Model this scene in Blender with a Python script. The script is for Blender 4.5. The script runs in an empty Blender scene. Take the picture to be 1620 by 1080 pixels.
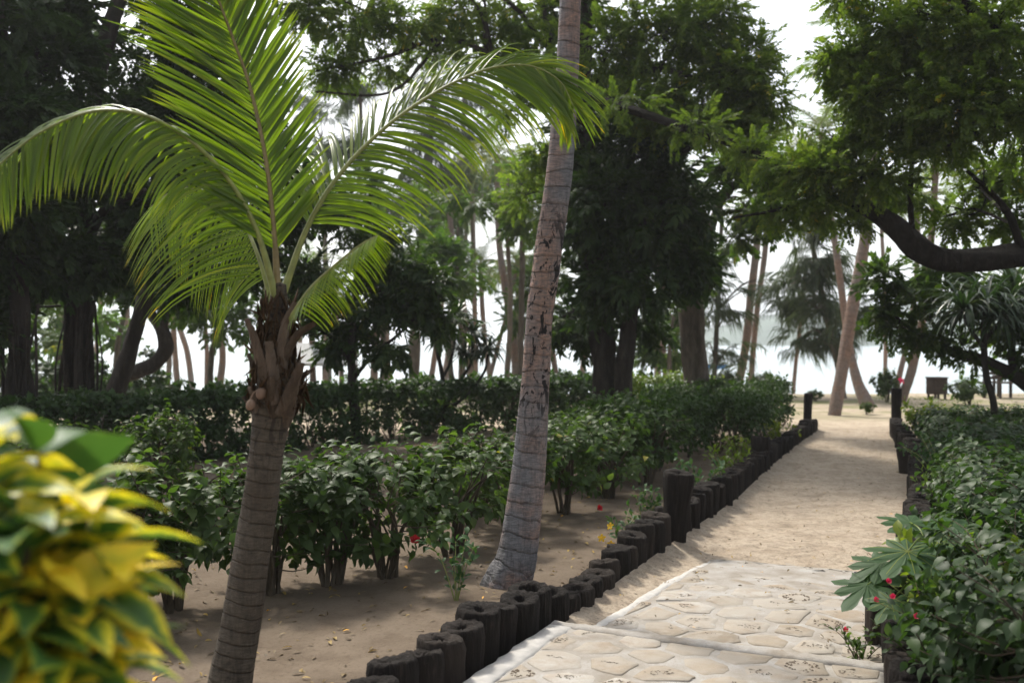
import bpy, math, random
import numpy as np

SC = bpy.context.scene
COL = SC.collection
F, CH = 1575.0, 1.6          # focal length in photo pixels, eye height in metres
R = math.radians
rs = np.random.RandomState


def at(px, py, Y):
    """a pixel of the photograph and a distance -> a point of the place"""
    return np.array([(px - 810) * Y / F, Y, CH - (py - 540) * Y / F])


def gy(py):
    return CH * F / (py - 540.0)


def nz(v):
    return v / np.maximum(np.linalg.norm(v, axis=-1, keepdims=True), 1e-9)


# ------------------------------------------------------------------ mesh builder
class MB:
    def __init__(s):
        s.V, s.F, s.M, s.R, s.U, s.n = [], [], [], [], [], 0

    def add(s, V, faces, rnd=0.5, uv=None, mat=0):
        V = np.asarray(V, float).reshape(-1, 3)
        k = len(V)
        for f in faces:
            f = np.asarray(f, np.int64)
            if len(f):
                s.F.append(f + s.n)
                s.M.append(np.full(len(f), mat, np.int32))
        s.V.append(V)
        s.R.append(np.broadcast_to(np.asarray(rnd, float), (k,)).copy())
        s.U.append(np.zeros((k, 2)) if uv is None else np.asarray(uv, float).reshape(-1, 2))
        s.n += k

    def arrays(s):
        return np.concatenate(s.V), s.F, np.concatenate(s.R), np.concatenate(s.U)

    def mesh(s, name, mats, off=(0, 0, 0), smooth=True):
        V, _, Rn, U = s.arrays()
        V = V - np.asarray(off, float)
        me = bpy.data.meshes.new(name)
        li = np.concatenate([f.ravel() for f in s.F]).astype(np.int32)
        lt = np.concatenate([np.full(len(f), f.shape[1], np.int32) for f in s.F])
        ls = np.concatenate([[0], np.cumsum(lt)[:-1]]).astype(np.int32)
        me.vertices.add(len(V)); me.vertices.foreach_set('co', V.astype(np.float32).ravel())
        me.loops.add(len(li)); me.loops.foreach_set('vertex_index', li)
        me.polygons.add(len(lt)); me.polygons.foreach_set('loop_start', ls)
        me.polygons.foreach_set('loop_total', lt)
        me.polygons.foreach_set('material_index', np.concatenate(s.M))
        me.polygons.foreach_set('use_smooth', np.full(len(lt), smooth))
        a = me.attributes.new('rnd', 'FLOAT', 'POINT'); a.data.foreach_set('value', Rn.astype(np.float32))
        u = me.attributes.new('UVMap', 'FLOAT2', 'CORNER'); u.data.foreach_set('vector', U[li].astype(np.float32).ravel())
        for m in (mats if isinstance(mats, (list, tuple)) else [mats]):
            me.materials.append(m)
        me.update(calc_edges=True)
        return me

    def build(s, name, mats, parent=None, off=(0, 0, 0), smooth=True):
        o = bpy.data.objects.new(name, s.mesh(name, mats, off, smooth))
        COL.objects.link(o)
        if parent is not None:
            o.parent = parent
        return o


def tag(o, label=None, cat=None, group=None, kind=None):
    if label: o['label'] = label
    if cat: o['category'] = cat
    if group: o['group'] = group
    if kind: o['kind'] = kind
    return o


def thing(name, label, cat, loc, group=None, rz=0.0):
    o = bpy.data.objects.new(name, None)
    COL.objects.link(o)
    o.empty_display_size = 0.2
    o.location = [float(c) for c in loc]
    o.rotation_euler = (0, 0, rz)
    return tag(o, label, cat, group)


def dup(root, loc, rz=0.0, sc=1.0, label=None, group=None):
    r = root.copy(); COL.objects.link(r)
    r.location = [float(c) for c in loc]; r.rotation_euler = (0, 0, rz)
    r.scale = (sc, sc, sc) if np.isscalar(sc) else sc
    if label: r['label'] = label
    if group: r['group'] = group
    for ch in list(root.children):
        c = ch.copy(); COL.objects.link(c); c.parent = r
        for g in ch.children:
            d = g.copy(); COL.objects.link(d); d.parent = c
    return r


# ------------------------------------------------------------------ geometry helpers
def catmull(P, n):
    P = np.asarray(P, float)
    if len(P) == 2:
        t = np.linspace(0, 1, n)[:, None]
        return P[0] * (1 - t) + P[1] * t
    Q = np.vstack([2 * P[0] - P[1], P, 2 * P[-1] - P[-2]])
    out = []
    ts = np.linspace(0, len(P) - 1 - 1e-6, n)
    for t in ts:
        i = int(t); u = t - i
        a, b, c, d = Q[i], Q[i + 1], Q[i + 2], Q[i + 3]
        out.append(0.5 * (2 * b + (c - a) * u + (2 * a - 5 * b + 4 * c - d) * u * u + (3 * b - a - 3 * c + d) * u ** 3))
    return np.array(out)


def tube(mb, pts, rad, sides=8, rnd=0.5, mat=0, wob=0.0, rg=None, cap=True, ring=None, v0=0.0):
    P = np.asarray(pts, float); n = len(P)
    rad = np.broadcast_to(np.asarray(rad, float), (n,))
    T = nz(np.gradient(P, axis=0))
    ref = np.array([0.0, 1, 0]) if abs(T[0][1]) < 0.9 else np.array([1.0, 0, 0])
    A = np.zeros_like(P); a = nz(np.cross(T[0], ref))
    for i in range(n):
        a = nz(a - T[i] * np.dot(a, T[i])); A[i] = a
    B = np.cross(T, A)
    ang = np.linspace(0, 2 * math.pi, sides + 1)
    Ln = np.concatenate([[0], np.cumsum(np.linalg.norm(np.diff(P, axis=0), axis=1))])
    r = np.repeat(rad[:, None], sides + 1, 1)
    if wob and rg is not None:
        ph = rg.rand(8) * 6.28
        sc = max(float(rad.mean()), 1e-3)
        for k in range(4):
            r = r * (1 + wob * 0.5 * np.sin((k + 1) * ang[None] + ph[k] + (0.5 + 0.6 * k) * np.sin(Ln[:, None] / (sc * (5 - k)) + ph[k + 4])))
    if ring is not None:
        r = r * ring(Ln[:, None], ang[None])
    V = P[:, None] + r[..., None] * (np.cos(ang)[None, :, None] * A[:, None] + np.sin(ang)[None, :, None] * B[:, None])
    uv = np.stack(np.broadcast_arrays(ang[None] / (2 * math.pi), Ln[:, None] + v0), -1)
    i, j = np.meshgrid(np.arange(n - 1), np.arange(sides), indexing='ij')
    b = (i * (sides + 1) + j).ravel()
    faces = [np.stack([b, b + 1, b + sides + 2, b + sides + 1], 1)]
    Vf = V.reshape(-1, 3); uvf = uv.reshape(-1, 2)
    if cap:
        k = len(Vf); e = (n - 1) * (sides + 1) + np.arange(sides)
        Vf = np.vstack([Vf, P[-1] + T[-1] * rad[-1] * 0.4]); uvf = np.vstack([uvf, [0.5, Ln[-1] + v0]])
        faces.append(np.stack([e, e + 1, np.full(sides, k)], 1))
    mb.add(Vf, faces, rnd, uvf, mat)


def tpl_from(mb):
    V, Fs, Rn, U = mb.arrays()
    return dict(V=V, F=Fs, R=Rn, U=U)


def scatter(mb, tpl, P, D, N, S, rnd, mat=0):
    P = np.asarray(P, float); n = len(P)
    if n == 0: return
    D = nz(np.asarray(D, float)); N = np.asarray(N, float)
    sd = np.cross(N, D)
    bad = np.linalg.norm(sd, axis=1) < 1e-3
    sd[bad] = np.cross(D[bad], [0.3, 0.5, 0.81])
    sd = nz(sd); Nn = np.cross(D, sd)
    S = np.asarray(S, float)
    if S.ndim == 1: S = np.repeat(S[:, None], 3, 1)
    V0 = tpl['V'][None]
    V = P[:, None] + (V0[..., 0:1] * S[:, None, 0:1]) * D[:, None] + (V0[..., 1:2] * S[:, None, 1:2]) * sd[:, None] + (V0[..., 2:3] * S[:, None, 2:3]) * Nn[:, None]
    k = V0.shape[1]
    off = (np.arange(n) * k)
    faces = [(f[None] + off[:, None, None]).reshape(-1, f.shape[1]) for f in tpl['F']]
    rn = np.clip(np.asarray(rnd)[:, None] + (tpl['R'][None] - 0.5), 0, 1)
    mb.add(V.reshape(-1, 3), faces, rn.ravel(), np.tile(tpl['U'], (n, 1)), mat)


def rdir(rg, n):
    return nz(rg.normal(size=(n, 3)))


def leaf_simple(w=0.27, droop=0.1):
    mb = MB()
    mb.add([[0, 0, 0], [.42, w, .05], [1, 0, -droop], [.42, -w, .05]], [[[0, 2, 1], [0, 3, 2]]], 0.5, [[0, .5], [.4, 1], [1, .5], [.4, 0]])
    return tpl_from(mb)


def leaf_ovate(xs, ws, bend=0.15, fold=0.25, stalk=0.0, jag=None):
    xs = np.asarray(xs, float); ws = np.asarray(ws, float); n = len(xs)
    z = -bend * xs ** 2 + 0.06 * np.sin(xs * 3)
    mid = np.stack([xs + stalk, 0 * xs, z], 1)
    l = np.stack([xs + stalk + 0 * ws, ws, z + fold * ws], 1)
    r = np.stack([xs + stalk, -ws, z + fold * ws], 1)
    V = np.concatenate([l, mid, r]); u = np.concatenate([np.stack([xs, 0 * xs + 1], 1), np.stack([xs, 0 * xs + .5], 1), np.stack([xs, 0 * xs], 1)])
    q = []
    for i in range(n - 1):
        q += [[n + i, n + i + 1, i + 1, i], [2 * n + i, 2 * n + i + 1, n + i + 1, n + i]]
    mb = MB(); mb.add(V, [q], 0.5, u)
    if stalk:
        mb.add([[0, .012, 0], [stalk, .012, 0], [stalk, -.012, 0], [0, -.012, 0]], [[[0, 3, 2, 1]]], 0.5)
    return tpl_from(mb)


LEAF = leaf_simple()
LEAF_HIB = leaf_ovate([0, .12, .35, .6, .82, 1], [.05, .26, .34, .26, .12, .01], 0.3, 0.22, 0.15)
LEAF_LONG = leaf_ovate([0, .2, .5, .8, 1], [.02, .13, .17, .11, .005], 0.22, 0.3)
LEAF_BIG = leaf_ovate([0, .08, .2, .35, .5, .65, .8, .92, 1], [.02, .10, .19, .24, .25, .23, .16, .07, .004], 0.45, 0.25, 0.08)


def spray(rg, n=12, leaf=LEAF, ln=0.32, wob=0.5, pin=False, flat=0.35, fwd=(.45, .5)):
    """a twig of n leaves, unit length about 1"""
    t = np.linspace(0.1, 1, n)
    P = np.stack([t, 0.06 * np.sin(t * 5), -0.18 * t ** 2], 1)
    sgn = np.where(np.arange(n) % 2 == 0, 1.0, -1.0)
    D = np.stack([fwd[0] + fwd[1] * t, sgn * (1.0 - 0.55 * t), -0.25 + 0 * t], 1) + rg.normal(size=(n, 3)) * 0.22 * wob
    N = np.stack([0 * t, 0 * t, 1 + 0 * t], 1) + rg.normal(size=(n, 3)) * flat
    mb = MB()
    scatter(mb, leaf, P, D, N, ln * (0.75 + 0.5 * rg.rand(n)), 0.5 + (rg.rand(n) - .5) * .4)
    mb.add([[0, .008, 0], [1, .004, -.18], [1, -.004, -.18], [0, -.008, 0]], [[[0, 1, 2, 3]]], 0.3)
    return tpl_from(mb)


_g = rs(1)
SPRAYS = [spray(_g, 18, LEAF, 0.25) for _ in range(4)]
SPRAYS_PIN = [spray(_g, 24, leaf_simple(0.26, .08), 0.19, 0.6, fwd=(.2, .35)) for _ in range(4)]
SPRAYS_DARK = [spray(_g, 14, LEAF_LONG, 0.38, 0.7) for _ in range(4)]


def needle_spray(rg, n=26):
    mb = MB()
    for i in range(n):
        t = i / n
        a = rg.rand() * 6.28; s = 0.12 * rg.rand()
        b = np.array([t * 0.55, math.cos(a) * s, -0.12 * t + math.sin(a) * s * 0.5])
        l = 0.35 + 0.5 * rg.rand()
        e = b + np.array([0.35 * l, math.cos(a) * 0.2 * l, -l * (0.75 + .2 * rg.rand())])
        m = (b + e) / 2 + np.array([0.12 * l, 0, 0.12 * l])
        w = np.array([0, 0.011, 0.004]) if rg.rand() < .5 else np.array([0.011, 0, 0.004])
        mb.add([b - w, b + w, m + w, m - w, e], [[[0, 1, 2, 3]], [[3, 2, 4]]], rg.rand() * .4 + .3)
    return tpl_from(mb)


NEEDLES = [needle_spray(_g) for _ in range(3)]


# ------------------------------------------------------------------ materials
class NT:
    def __init__(s, name):
        s.m = bpy.data.materials.new(name); s.m.use_nodes = True
        s.t = s.m.node_tree; s.t.nodes.clear()
        s.out = s.t.nodes.new('ShaderNodeOutputMaterial')

    def n(s, ty, **kw):
        nd = s.t.nodes.new('ShaderNode' + ty)
        for k, v in kw.items(): setattr(nd, k, v)
        return nd

    def L(s, a, b): s.t.links.new(a, b)

    def val(s, nd, **kw):
        for k, v in kw.items():
            k2 = k.replace('_', ' ')
            i = nd.inputs[k2]
            if hasattr(v, 'is_output') or isinstance(v, bpy.types.NodeSocket): s.L(v, i)
            else: i.default_value = v
        return nd

    def noise(s, vec, scale, detail=4, rough=0.55, dist=0.0):
        nd = s.n('TexNoise'); s.L(vec, nd.inputs['Vector'])
        nd.inputs['Scale'].default_value = scale; nd.inputs['Detail'].default_value = detail
        nd.inputs['Roughness'].default_value = rough; nd.inputs['Distortion'].default_value = dist
        return nd.outputs['Fac']

    def ramp(s, fac, stops, interp='LINEAR'):
        nd = s.n('ValToRGB'); s.L(fac, nd.inputs[0]); cr = nd.color_ramp; cr.interpolation = interp
        while len(cr.elements) < len(stops): cr.elements.new(0.5)
        for e, (p, c) in zip(cr.elements, stops):
            e.position = p; e.color = (c, c, c, 1) if np.isscalar(c) else (*c, 1)
        return nd.outputs[0]

    def mix(s, fac, a, b, mode='MIX'):
        nd = s.n('Mix', data_type='RGBA', blend_type=mode)
        for sock, v in ((nd.inputs[0], fac), (nd.inputs[6], a), (nd.inputs[7], b)):
            if isinstance(v, bpy.types.NodeSocket): s.L(v, sock)
            elif np.isscalar(v): sock.default_value = v
            else: sock.default_value = (*v, 1)
        return nd.outputs[2]

    def math(s, op, a, b=0.0, c=0.0, clamp=False):
        nd = s.n('Math', operation=op, use_clamp=clamp)
        for sock, v in zip(nd.inputs, (a, b, c)):
            if isinstance(v, bpy.types.NodeSocket): s.L(v, sock)
            else: sock.default_value = v
        return nd.outputs[0]

    def mapping(s, vec, sc):
        nd = s.n('Mapping'); s.L(vec, nd.inputs[0]); nd.inputs['Scale'].default_value = sc
        return nd.outputs[0]

    def bump(s, h, strength=0.5, dist=0.02):
        nd = s.n('Bump'); s.L(h, nd.inputs['Height']); nd.inputs['Strength'].default_value = strength
        nd.inputs['Distance'].default_value = dist
        return nd.outputs[0]

    def bsdf(s, col, rough=0.6, spec=0.5, normal=None):
        p = s.n('BsdfPrincipled')
        for k, v in (('Base Color', col), ('Roughness', rough), ('Specular IOR Level', spec)):
            if isinstance(v, bpy.types.NodeSocket): s.L(v, p.inputs[k])
            else: p.inputs[k].default_value = (*v, 1) if k == 'Base Color' else v
        if normal is not None: s.L(normal, p.inputs['Normal'])
        return p.outputs[0]

    def done(s, sh):
        s.L(sh, s.out.inputs[0]); return s.m


def leaf_mat(name, c0, c1, c2, tr=0.4, rough=0.4, spec=0.5, tcol=None, objvar=0.12):
    t = NT(name)
    at_ = t.n('Attribute', attribute_name='rnd').outputs['Fac']
    oi = t.n('ObjectInfo').outputs['Random']
    f = t.math('ADD', at_, t.math('MULTIPLY', t.math('SUBTRACT', oi, 0.5), objvar * 2), clamp=True)
    col = t.ramp(f, [(0.0, c0), (0.5, c1), (0.93, c2), (1.0, (min(1, c2[0] * 2.4), min(1, c2[1] * 1.5), c2[2] * .6))])
    tc = tcol or (1.5, 1.7, 0.6)
    tcn = t.mix(1.0, col, tc, 'MULTIPLY')
    b = t.bsdf(col, rough, spec)
    tl = t.n('BsdfTranslucent'); t.L(tcn, tl.inputs[0])
    mx = t.n('MixShader'); mx.inputs[0].default_value = tr
    t.L(b, mx.inputs[1]); t.L(tl.outputs[0], mx.inputs[2])
    return t.done(mx.outputs[0])


def bark_mat(name, c0, c1, c2, sc=(1, 1, 0.25), scale=14, bump=0.6, dist=0.02, rough=0.9):
    t = NT(name)
    co = t.n('TexCoord').outputs['Object']
    v = t.mapping(co, sc)
    a = t.noise(v, scale, 6, 0.65, 0.4); b = t.noise(co, 1.7, 3)
    col = t.ramp(a, [(0.3, c0), (0.55, c1), (0.75, c2)])
    col = t.mix(t.ramp(b, [(0.4, 0.0), (0.7, 0.5)]), col, c1)
    oi = t.n('ObjectInfo').outputs['Random']
    col = t.mix(t.ramp(oi, [(0.0, .38), (1.0, 0.0)]), col, tuple(x * .45 for x in c0))
    col = t.mix(t.ramp(oi, [(.5, 0.0), (1.0, .25)]), col, c2)
    return t.done(t.bsdf(col, rough, 0.2, t.bump(a, bump, dist)))


def palm_mat(name, grey, pink, dark, band=9.5, scar=1.0, ringw=1.0, fresh=(0.0, 99.0)):
    """ringed palm bark: leaf scar rings along the trunk (UV v in metres), grey and pinkish patches, torn black marks"""
    t = NT(name)
    uv = t.n('TexCoord').outputs['UV']; ob = t.n('TexCoord').outputs['Object']
    sx = t.n('SeparateXYZ'); t.L(uv, sx.inputs[0])
    n1 = t.noise(ob, 6.0, 4); n2 = t.noise(ob, 1.6, 3); n3 = t.noise(t.mapping(ob, (1, 1, 5)), 22, 5, 0.7)
    fib = t.noise(t.mapping(ob, (1, 1, 0.12)), 60, 4, 0.7)
    v = t.math('ADD', t.math('MULTIPLY', sx.outputs['Y'], band), t.math('MULTIPLY', n1, 0.55))
    v = t.math('ADD', v, t.math('MULTIPLY', n2, 1.6))
    fr = t.math('FRACT', v)
    line = t.ramp(fr, [(0.0, .8), (0.05, 0.5), (0.13, 0.0), (0.95, 0.0), (1.0, .8)])
    patch = t.ramp(t.math('SUBTRACT', t.math('ADD', t.math('MULTIPLY', n2, .7), t.math('MULTIPLY', n1, .3)), t.math('MULTIPLY', t.math('ABSOLUTE', t.math('SUBTRACT', sx.outputs['Y'], 2.3)), .05)), [(0.38, 0.0), (0.50, 1.0)])
    col = t.mix(patch, grey, pink)
    col = t.mix(t.ramp(n3, [(0.38, 0.8), (0.62, 0.0)]), col, tuple(x * 0.45 for x in grey))
    col = t.mix(t.ramp(fib, [(0.32, 0.65), (0.56, 0.0)]), col, tuple(x * 0.4 for x in grey))
    lw = t.math('MULTIPLY', line, t.ramp(t.noise(ob, 9.0, 4), [(0.42, 0.10), (0.6, 0.75)]))
    col = t.mix(t.math('MULTIPLY', lw, ringw), col, dark)
    # torn scars in the lower middle of the trunk
    s1 = t.noise(t.mapping(ob, (1, 1, 0.55)), 15, 6, 0.62, 1.6)
    smask = t.ramp(s1, [(0.535, 0.0), (0.58, 1.0)])
    vr = t.ramp(t.math('DIVIDE', sx.outputs['Y'], 6.0), [(0.0, 0.5), (0.10, 0.2), (0.17, 0.15), (0.24, 1.0), (0.40, 1.0), (0.46, 0.05), (1.0, 0.0)])
    col = t.mix(t.math('MULTIPLY', t.math('MULTIPLY', smask, vr), scar), col, tuple(x * 0.6 for x in dark))
    h = t.math('SUBTRACT', t.math('ADD', t.math('MULTIPLY', n3, 0.5), t.math('MULTIPLY', fib, 0.4)), t.math('MULTIPLY', line, 0.6))
    return t.done(t.bsdf(col, 0.8, 0.25, t.bump(h, 1.0, 0.018)))


def simple_mat(name, c, rough=0.6, spec=0.4, var=0.25, scale=20):
    t = NT(name); co = t.n('TexCoord').outputs['Object']
    a = t.noise(co, scale, 5)
    col = t.mix(t.ramp(a, [(0.3, 0.0), (0.7, 1.0)]), tuple(x * (1 - var) for x in c), tuple(min(1, x * (1 + var)) for x in c))
    return t.done(t.bsdf(col, rough, spec, t.bump(a, 0.3, 0.01)))


M = {}
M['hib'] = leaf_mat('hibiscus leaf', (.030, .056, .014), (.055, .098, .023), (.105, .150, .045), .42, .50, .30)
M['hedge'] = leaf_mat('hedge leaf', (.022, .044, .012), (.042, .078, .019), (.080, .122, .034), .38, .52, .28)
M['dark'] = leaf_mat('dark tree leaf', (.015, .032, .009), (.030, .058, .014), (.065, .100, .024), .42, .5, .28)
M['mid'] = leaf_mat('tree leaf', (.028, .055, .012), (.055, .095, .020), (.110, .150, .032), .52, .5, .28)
M['light'] = leaf_mat('light green tree leaf', (.030, .065, .014), (.060, .115, .022), (.120, .170, .035), .55, .5, .28)  # lighter green than the plain tree leaf
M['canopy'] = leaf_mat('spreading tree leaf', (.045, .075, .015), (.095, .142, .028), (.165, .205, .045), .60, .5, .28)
M['shade'] = leaf_mat('shaded hedge leaf', (.018, .040, .012), (.036, .070, .020), (.070, .112, .036), .36, .50, .30)  # darker copy of the hedge leaf, shade put into its colour
M['casu'] = leaf_mat('casuarina needle', (.035, .050, .030), (.060, .080, .045), (.095, .115, .065), .35, .6, .3)
M['yellow'] = leaf_mat('yellow green leaf', (.07, .12, .015), (.14, .19, .02), (.26, .27, .03), .45, .4, .45)
M['papaya'] = leaf_mat('papaya leaf', (.030, .070, .026), (.048, .100, .036), (.075, .135, .050), .34, .55, .25)
M['frond'] = leaf_mat('young palm leaflet', (.070, .115, .012), (.110, .170, .016), (.20, .23, .025), .55, .36, .45, (1.75, 1.85, .4), 0.05)
M['bgfrond'] = leaf_mat('palm leaflet', (.050, .085, .018), (.090, .125, .025), (.200, .180, .040), .5, .38, .5)
M['strap'] = leaf_mat('strap leaf', (.014, .034, .014), (.028, .056, .022), (.060, .095, .040), .25, .32, .6)
M['litter'] = leaf_mat('dry leaf', (.10, .07, .035), (.20, .14, .06), (.45, .30, .05), .2, .6, .3, (1, 1, 1))
M['rachis'] = simple_mat('palm rachis', (.20, .15, .06), .5)
M['rachisg'] = simple_mat('green palm rachis', (.20, .22, .06), .45)
M['boot'] = bark_mat('palm leaf base', (.035, .026, .018), (.105, .075, .052), (.22, .17, .13), (1, 1, .12), 40, .7, .01)
M['fibre'] = bark_mat('palm fibre', (.03, .018, .010), (.10, .06, .03), (.20, .12, .07), (1, 1, .2), 45, .9, .01)
M['husk'] = bark_mat('dry coconut husk', (.12, .08, .055), (.24, .16, .115), (.30, .21, .15), (1, 1, .4), 40, .5, .004)
M['bark'] = bark_mat('dark bark', (.012, .010, .008), (.040, .033, .026), (.085, .072, .058))
M['barkd'] = bark_mat('blackish bark', (.006, .005, .004), (.020, .016, .013), (.050, .042, .034), (1, 1, .5), 16, 1.0, .07)
M['barkg'] = bark_mat('grey bark', (.05, .042, .034), (.13, .105, .08), (.22, .18, .14))
M['twig'] = bark_mat('shrub stem', (.03, .024, .016), (.085, .066, .044), (.14, .115, .08), (1, 1, .3), 30, .5, .005)
M['log'] = bark_mat('blackened log', (.006, .005, .004), (.017, .013, .0105), (.070, .054, .042), (1, 1, .10), 46, 1.0, .02)
M['palm'] = palm_mat('coconut trunk', (.225, .22, .228), (.37, .23, .17), (.030, .026, .026))
M['palmy'] = palm_mat('young coconut trunk', (.120, .098, .072), (.095, .068, .044), (.030, .023, .017), 17, 0.9, .42)
M['palmf'] = palm_mat('beach palm trunk', (.30, .235, .20), (.36, .22, .155), (.09, .065, .055), 7, 0.2)


def sand_mat(name, a, b, c, path=False):
    t = NT(name); co = t.n('TexCoord').outputs['Object']
    big = t.noise(co, 0.55, 4, .6); med = t.noise(co, 4.0, 6, .65); fine = t.noise(co, 60, 5, .7); grain = t.noise(co, 350, 2)
    col = t.mix(t.ramp(big, [(0.35, 0.0), (0.65, 1.0)]), a, b)
    col = t.mix(t.ramp(med, [(0.38, 0.75), (0.56, 0.0)]), col, c)
    col = t.mix(t.ramp(fine, [(0.34, 0.75), (0.48, 0.0)]), col, tuple(x * .55 for x in c))
    col = t.mix(t.ramp(t.noise(co, 16, 5, .7), [(0.36, 0.7), (0.50, 0.0)]), col, tuple(x * .75 for x in c))
    col = t.mix(t.ramp(grain, [(0.35, .35), (0.65, 0.0)]), col, tuple(x * .6 for x in a))
    vo = t.n('TexVoronoi'); t.L(co, vo.inputs['Vector']); vo.inputs['Scale'].default_value = 9.0; vo.inputs['Randomness'].default_value = 1
    sp = t.math('MULTIPLY', t.ramp(vo.outputs['Distance'], [(0.07, 1.0), (0.12, 0.0)]), t.ramp(med, [(.45, 0.0), (.55, 1.0)]))
    col = t.mix(t.math('MULTIPLY', sp, 0.75), col, (.035, .025, .016))
    dents = t.noise(co, 7, 5, .6)
    h = t.math('ADD', t.math('MULTIPLY', dents, 1.0 if path else .6), t.math('ADD', t.math('MULTIPLY', fine, .22), t.math('MULTIPLY', med, .8)))
    return t.done(t.bsdf(col, .92, .15, t.bump(h, 1.0, .028 if path else .035)))


M['sandp'] = sand_mat('path sand', (.46, .38, .285), (.42, .35, .27), (.28, .22, .16), True)


def ground_mat():
    t = NT('ground sand'); co = t.n('TexCoord').outputs['Object']
    big = t.noise(co, 0.45, 4, .6); med = t.noise(co, 3.2, 6, .65); fine = t.noise(co, 48, 5, .7); grain = t.noise(co, 300, 2)
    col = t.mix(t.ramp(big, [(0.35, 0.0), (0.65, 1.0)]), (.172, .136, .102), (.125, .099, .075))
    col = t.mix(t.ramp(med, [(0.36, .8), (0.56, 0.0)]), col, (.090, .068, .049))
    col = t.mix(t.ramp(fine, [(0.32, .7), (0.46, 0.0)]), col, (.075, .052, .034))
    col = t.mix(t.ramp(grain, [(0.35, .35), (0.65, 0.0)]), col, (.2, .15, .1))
    sx0 = t.n('SeparateXYZ'); t.L(co, sx0.inputs[0])
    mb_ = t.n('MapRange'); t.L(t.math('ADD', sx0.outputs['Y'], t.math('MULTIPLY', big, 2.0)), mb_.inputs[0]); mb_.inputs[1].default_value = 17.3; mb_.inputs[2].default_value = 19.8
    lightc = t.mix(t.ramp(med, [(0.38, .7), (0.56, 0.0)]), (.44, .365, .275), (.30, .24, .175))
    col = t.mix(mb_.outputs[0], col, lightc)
    # thin grass film on the open strip before the beach
    sx = t.n('SeparateXYZ'); t.L(co, sx.inputs[0])
    m = t.n('MapRange'); t.L(sx.outputs['Y'], m.inputs[0]); m.inputs[1].default_value = 19.5; m.inputs[2].default_value = 23
    m2 = t.n('MapRange'); t.L(sx.outputs['Y'], m2.inputs[0]); m2.inputs[1].default_value = 33; m2.inputs[2].default_value = 28
    g = t.math('MULTIPLY', t.math('MULTIPLY', m.outputs[0], m2.outputs[0]), t.ramp(t.noise(co, 0.7, 4), [(.42, 0.0), (.6, .75)]))
    col = t.mix(g, col, (.12, .145, .035))
    h = t.math('ADD', t.math('MULTIPLY', fine, .3), t.math('MULTIPLY', med, .8))
    return t.done(t.bsdf(col, .95, .12, t.bump(h, .8, .03)))


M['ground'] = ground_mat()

# ------------------------------------------------------------------ the setting: ground, path, paving, water, hills
PL = np.array([[-2.2, .3], [-.85, 3.2], [-.13, 4.71], [.50, 6.0], [1.00, 7.1], [1.38, 7.9], [2.19, 9.7], [3.62, 13.3], [5.36, 17.4]])     # left foot line of the path
PR = np.array([[.1, .3], [1.2, 3.2], [1.76, 4.75], [2.30, 6.1], [3.00, 7.7], [3.66, 9.2], [5.04, 12.7], [6.38, 16.8], [6.7, 17.8]])       # right foot line


def lx(P, y): return np.interp(y, P[:, 1], P[:, 0])


def snoise(x, y):
    return (np.sin(1.3 * x + .7 * y + 1) * np.sin(.9 * y - .5 * x) * .5 + np.sin(2.9 * x - 1.7 * y) * .25 + np.sin(5.3 * x + 4.1 * y + 2) * .15 + np.sin(9.1 * x - 7.7 * y) * .1)


def gz(x, y):
    x = np.asarray(x, float); y = np.asarray(y, float)
    z = 0.025 * snoise(x, y) * np.clip(y / 4, 0, 1)
    z = z - 1.6 * np.clip((y - 29 - .06 * np.abs(x)) / 22, 0, 3) ** 1.3
    return z


def grid(mb, xs, ys, zf, mat=0):
    X, Yg = np.meshgrid(xs, ys); Z = zf(X, Yg)
    n, m = X.shape
    i, j = np.meshgrid(np.arange(n - 1), np.arange(m - 1), indexing='ij'); b = (i * m + j).ravel()
    mb.add(np.stack([X, Yg, Z], -1).reshape(-1, 3), [np.stack([b, b + 1, b + m + 1, b + m], 1)], 0.5, None, mat)


def ground_z(x, y):
    z = gz(x, y)
    d = np.minimum(x - lx(PL, y), lx(PR, y) - x)
    inside = np.clip((d + .02) / .06, 0, 1) * (y < 17.6) * (y > .2)
    return z - .07 * inside + .03 * np.clip((-d) / .5, 0, 1) * (d < 0) * (y < 18) * np.clip((18 - y) / 2, 0, 1)


mb = MB()
xs = np.unique(np.concatenate([np.linspace(-400, -30, 12), np.linspace(-30, -5, 60), np.linspace(-5, 9, 281), np.linspace(9, 30, 50), np.linspace(30, 400, 12)]))
ys = np.unique(np.concatenate([np.linspace(-300, -4, 14), np.linspace(-4, 3, 24), np.linspace(3, 19, 240), np.linspace(19, 60, 80), np.linspace(60, 140, 10)]))
grid(mb, xs, ys, ground_z)
tag(mb.build('ground', M['ground']), kind='structure')

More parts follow.
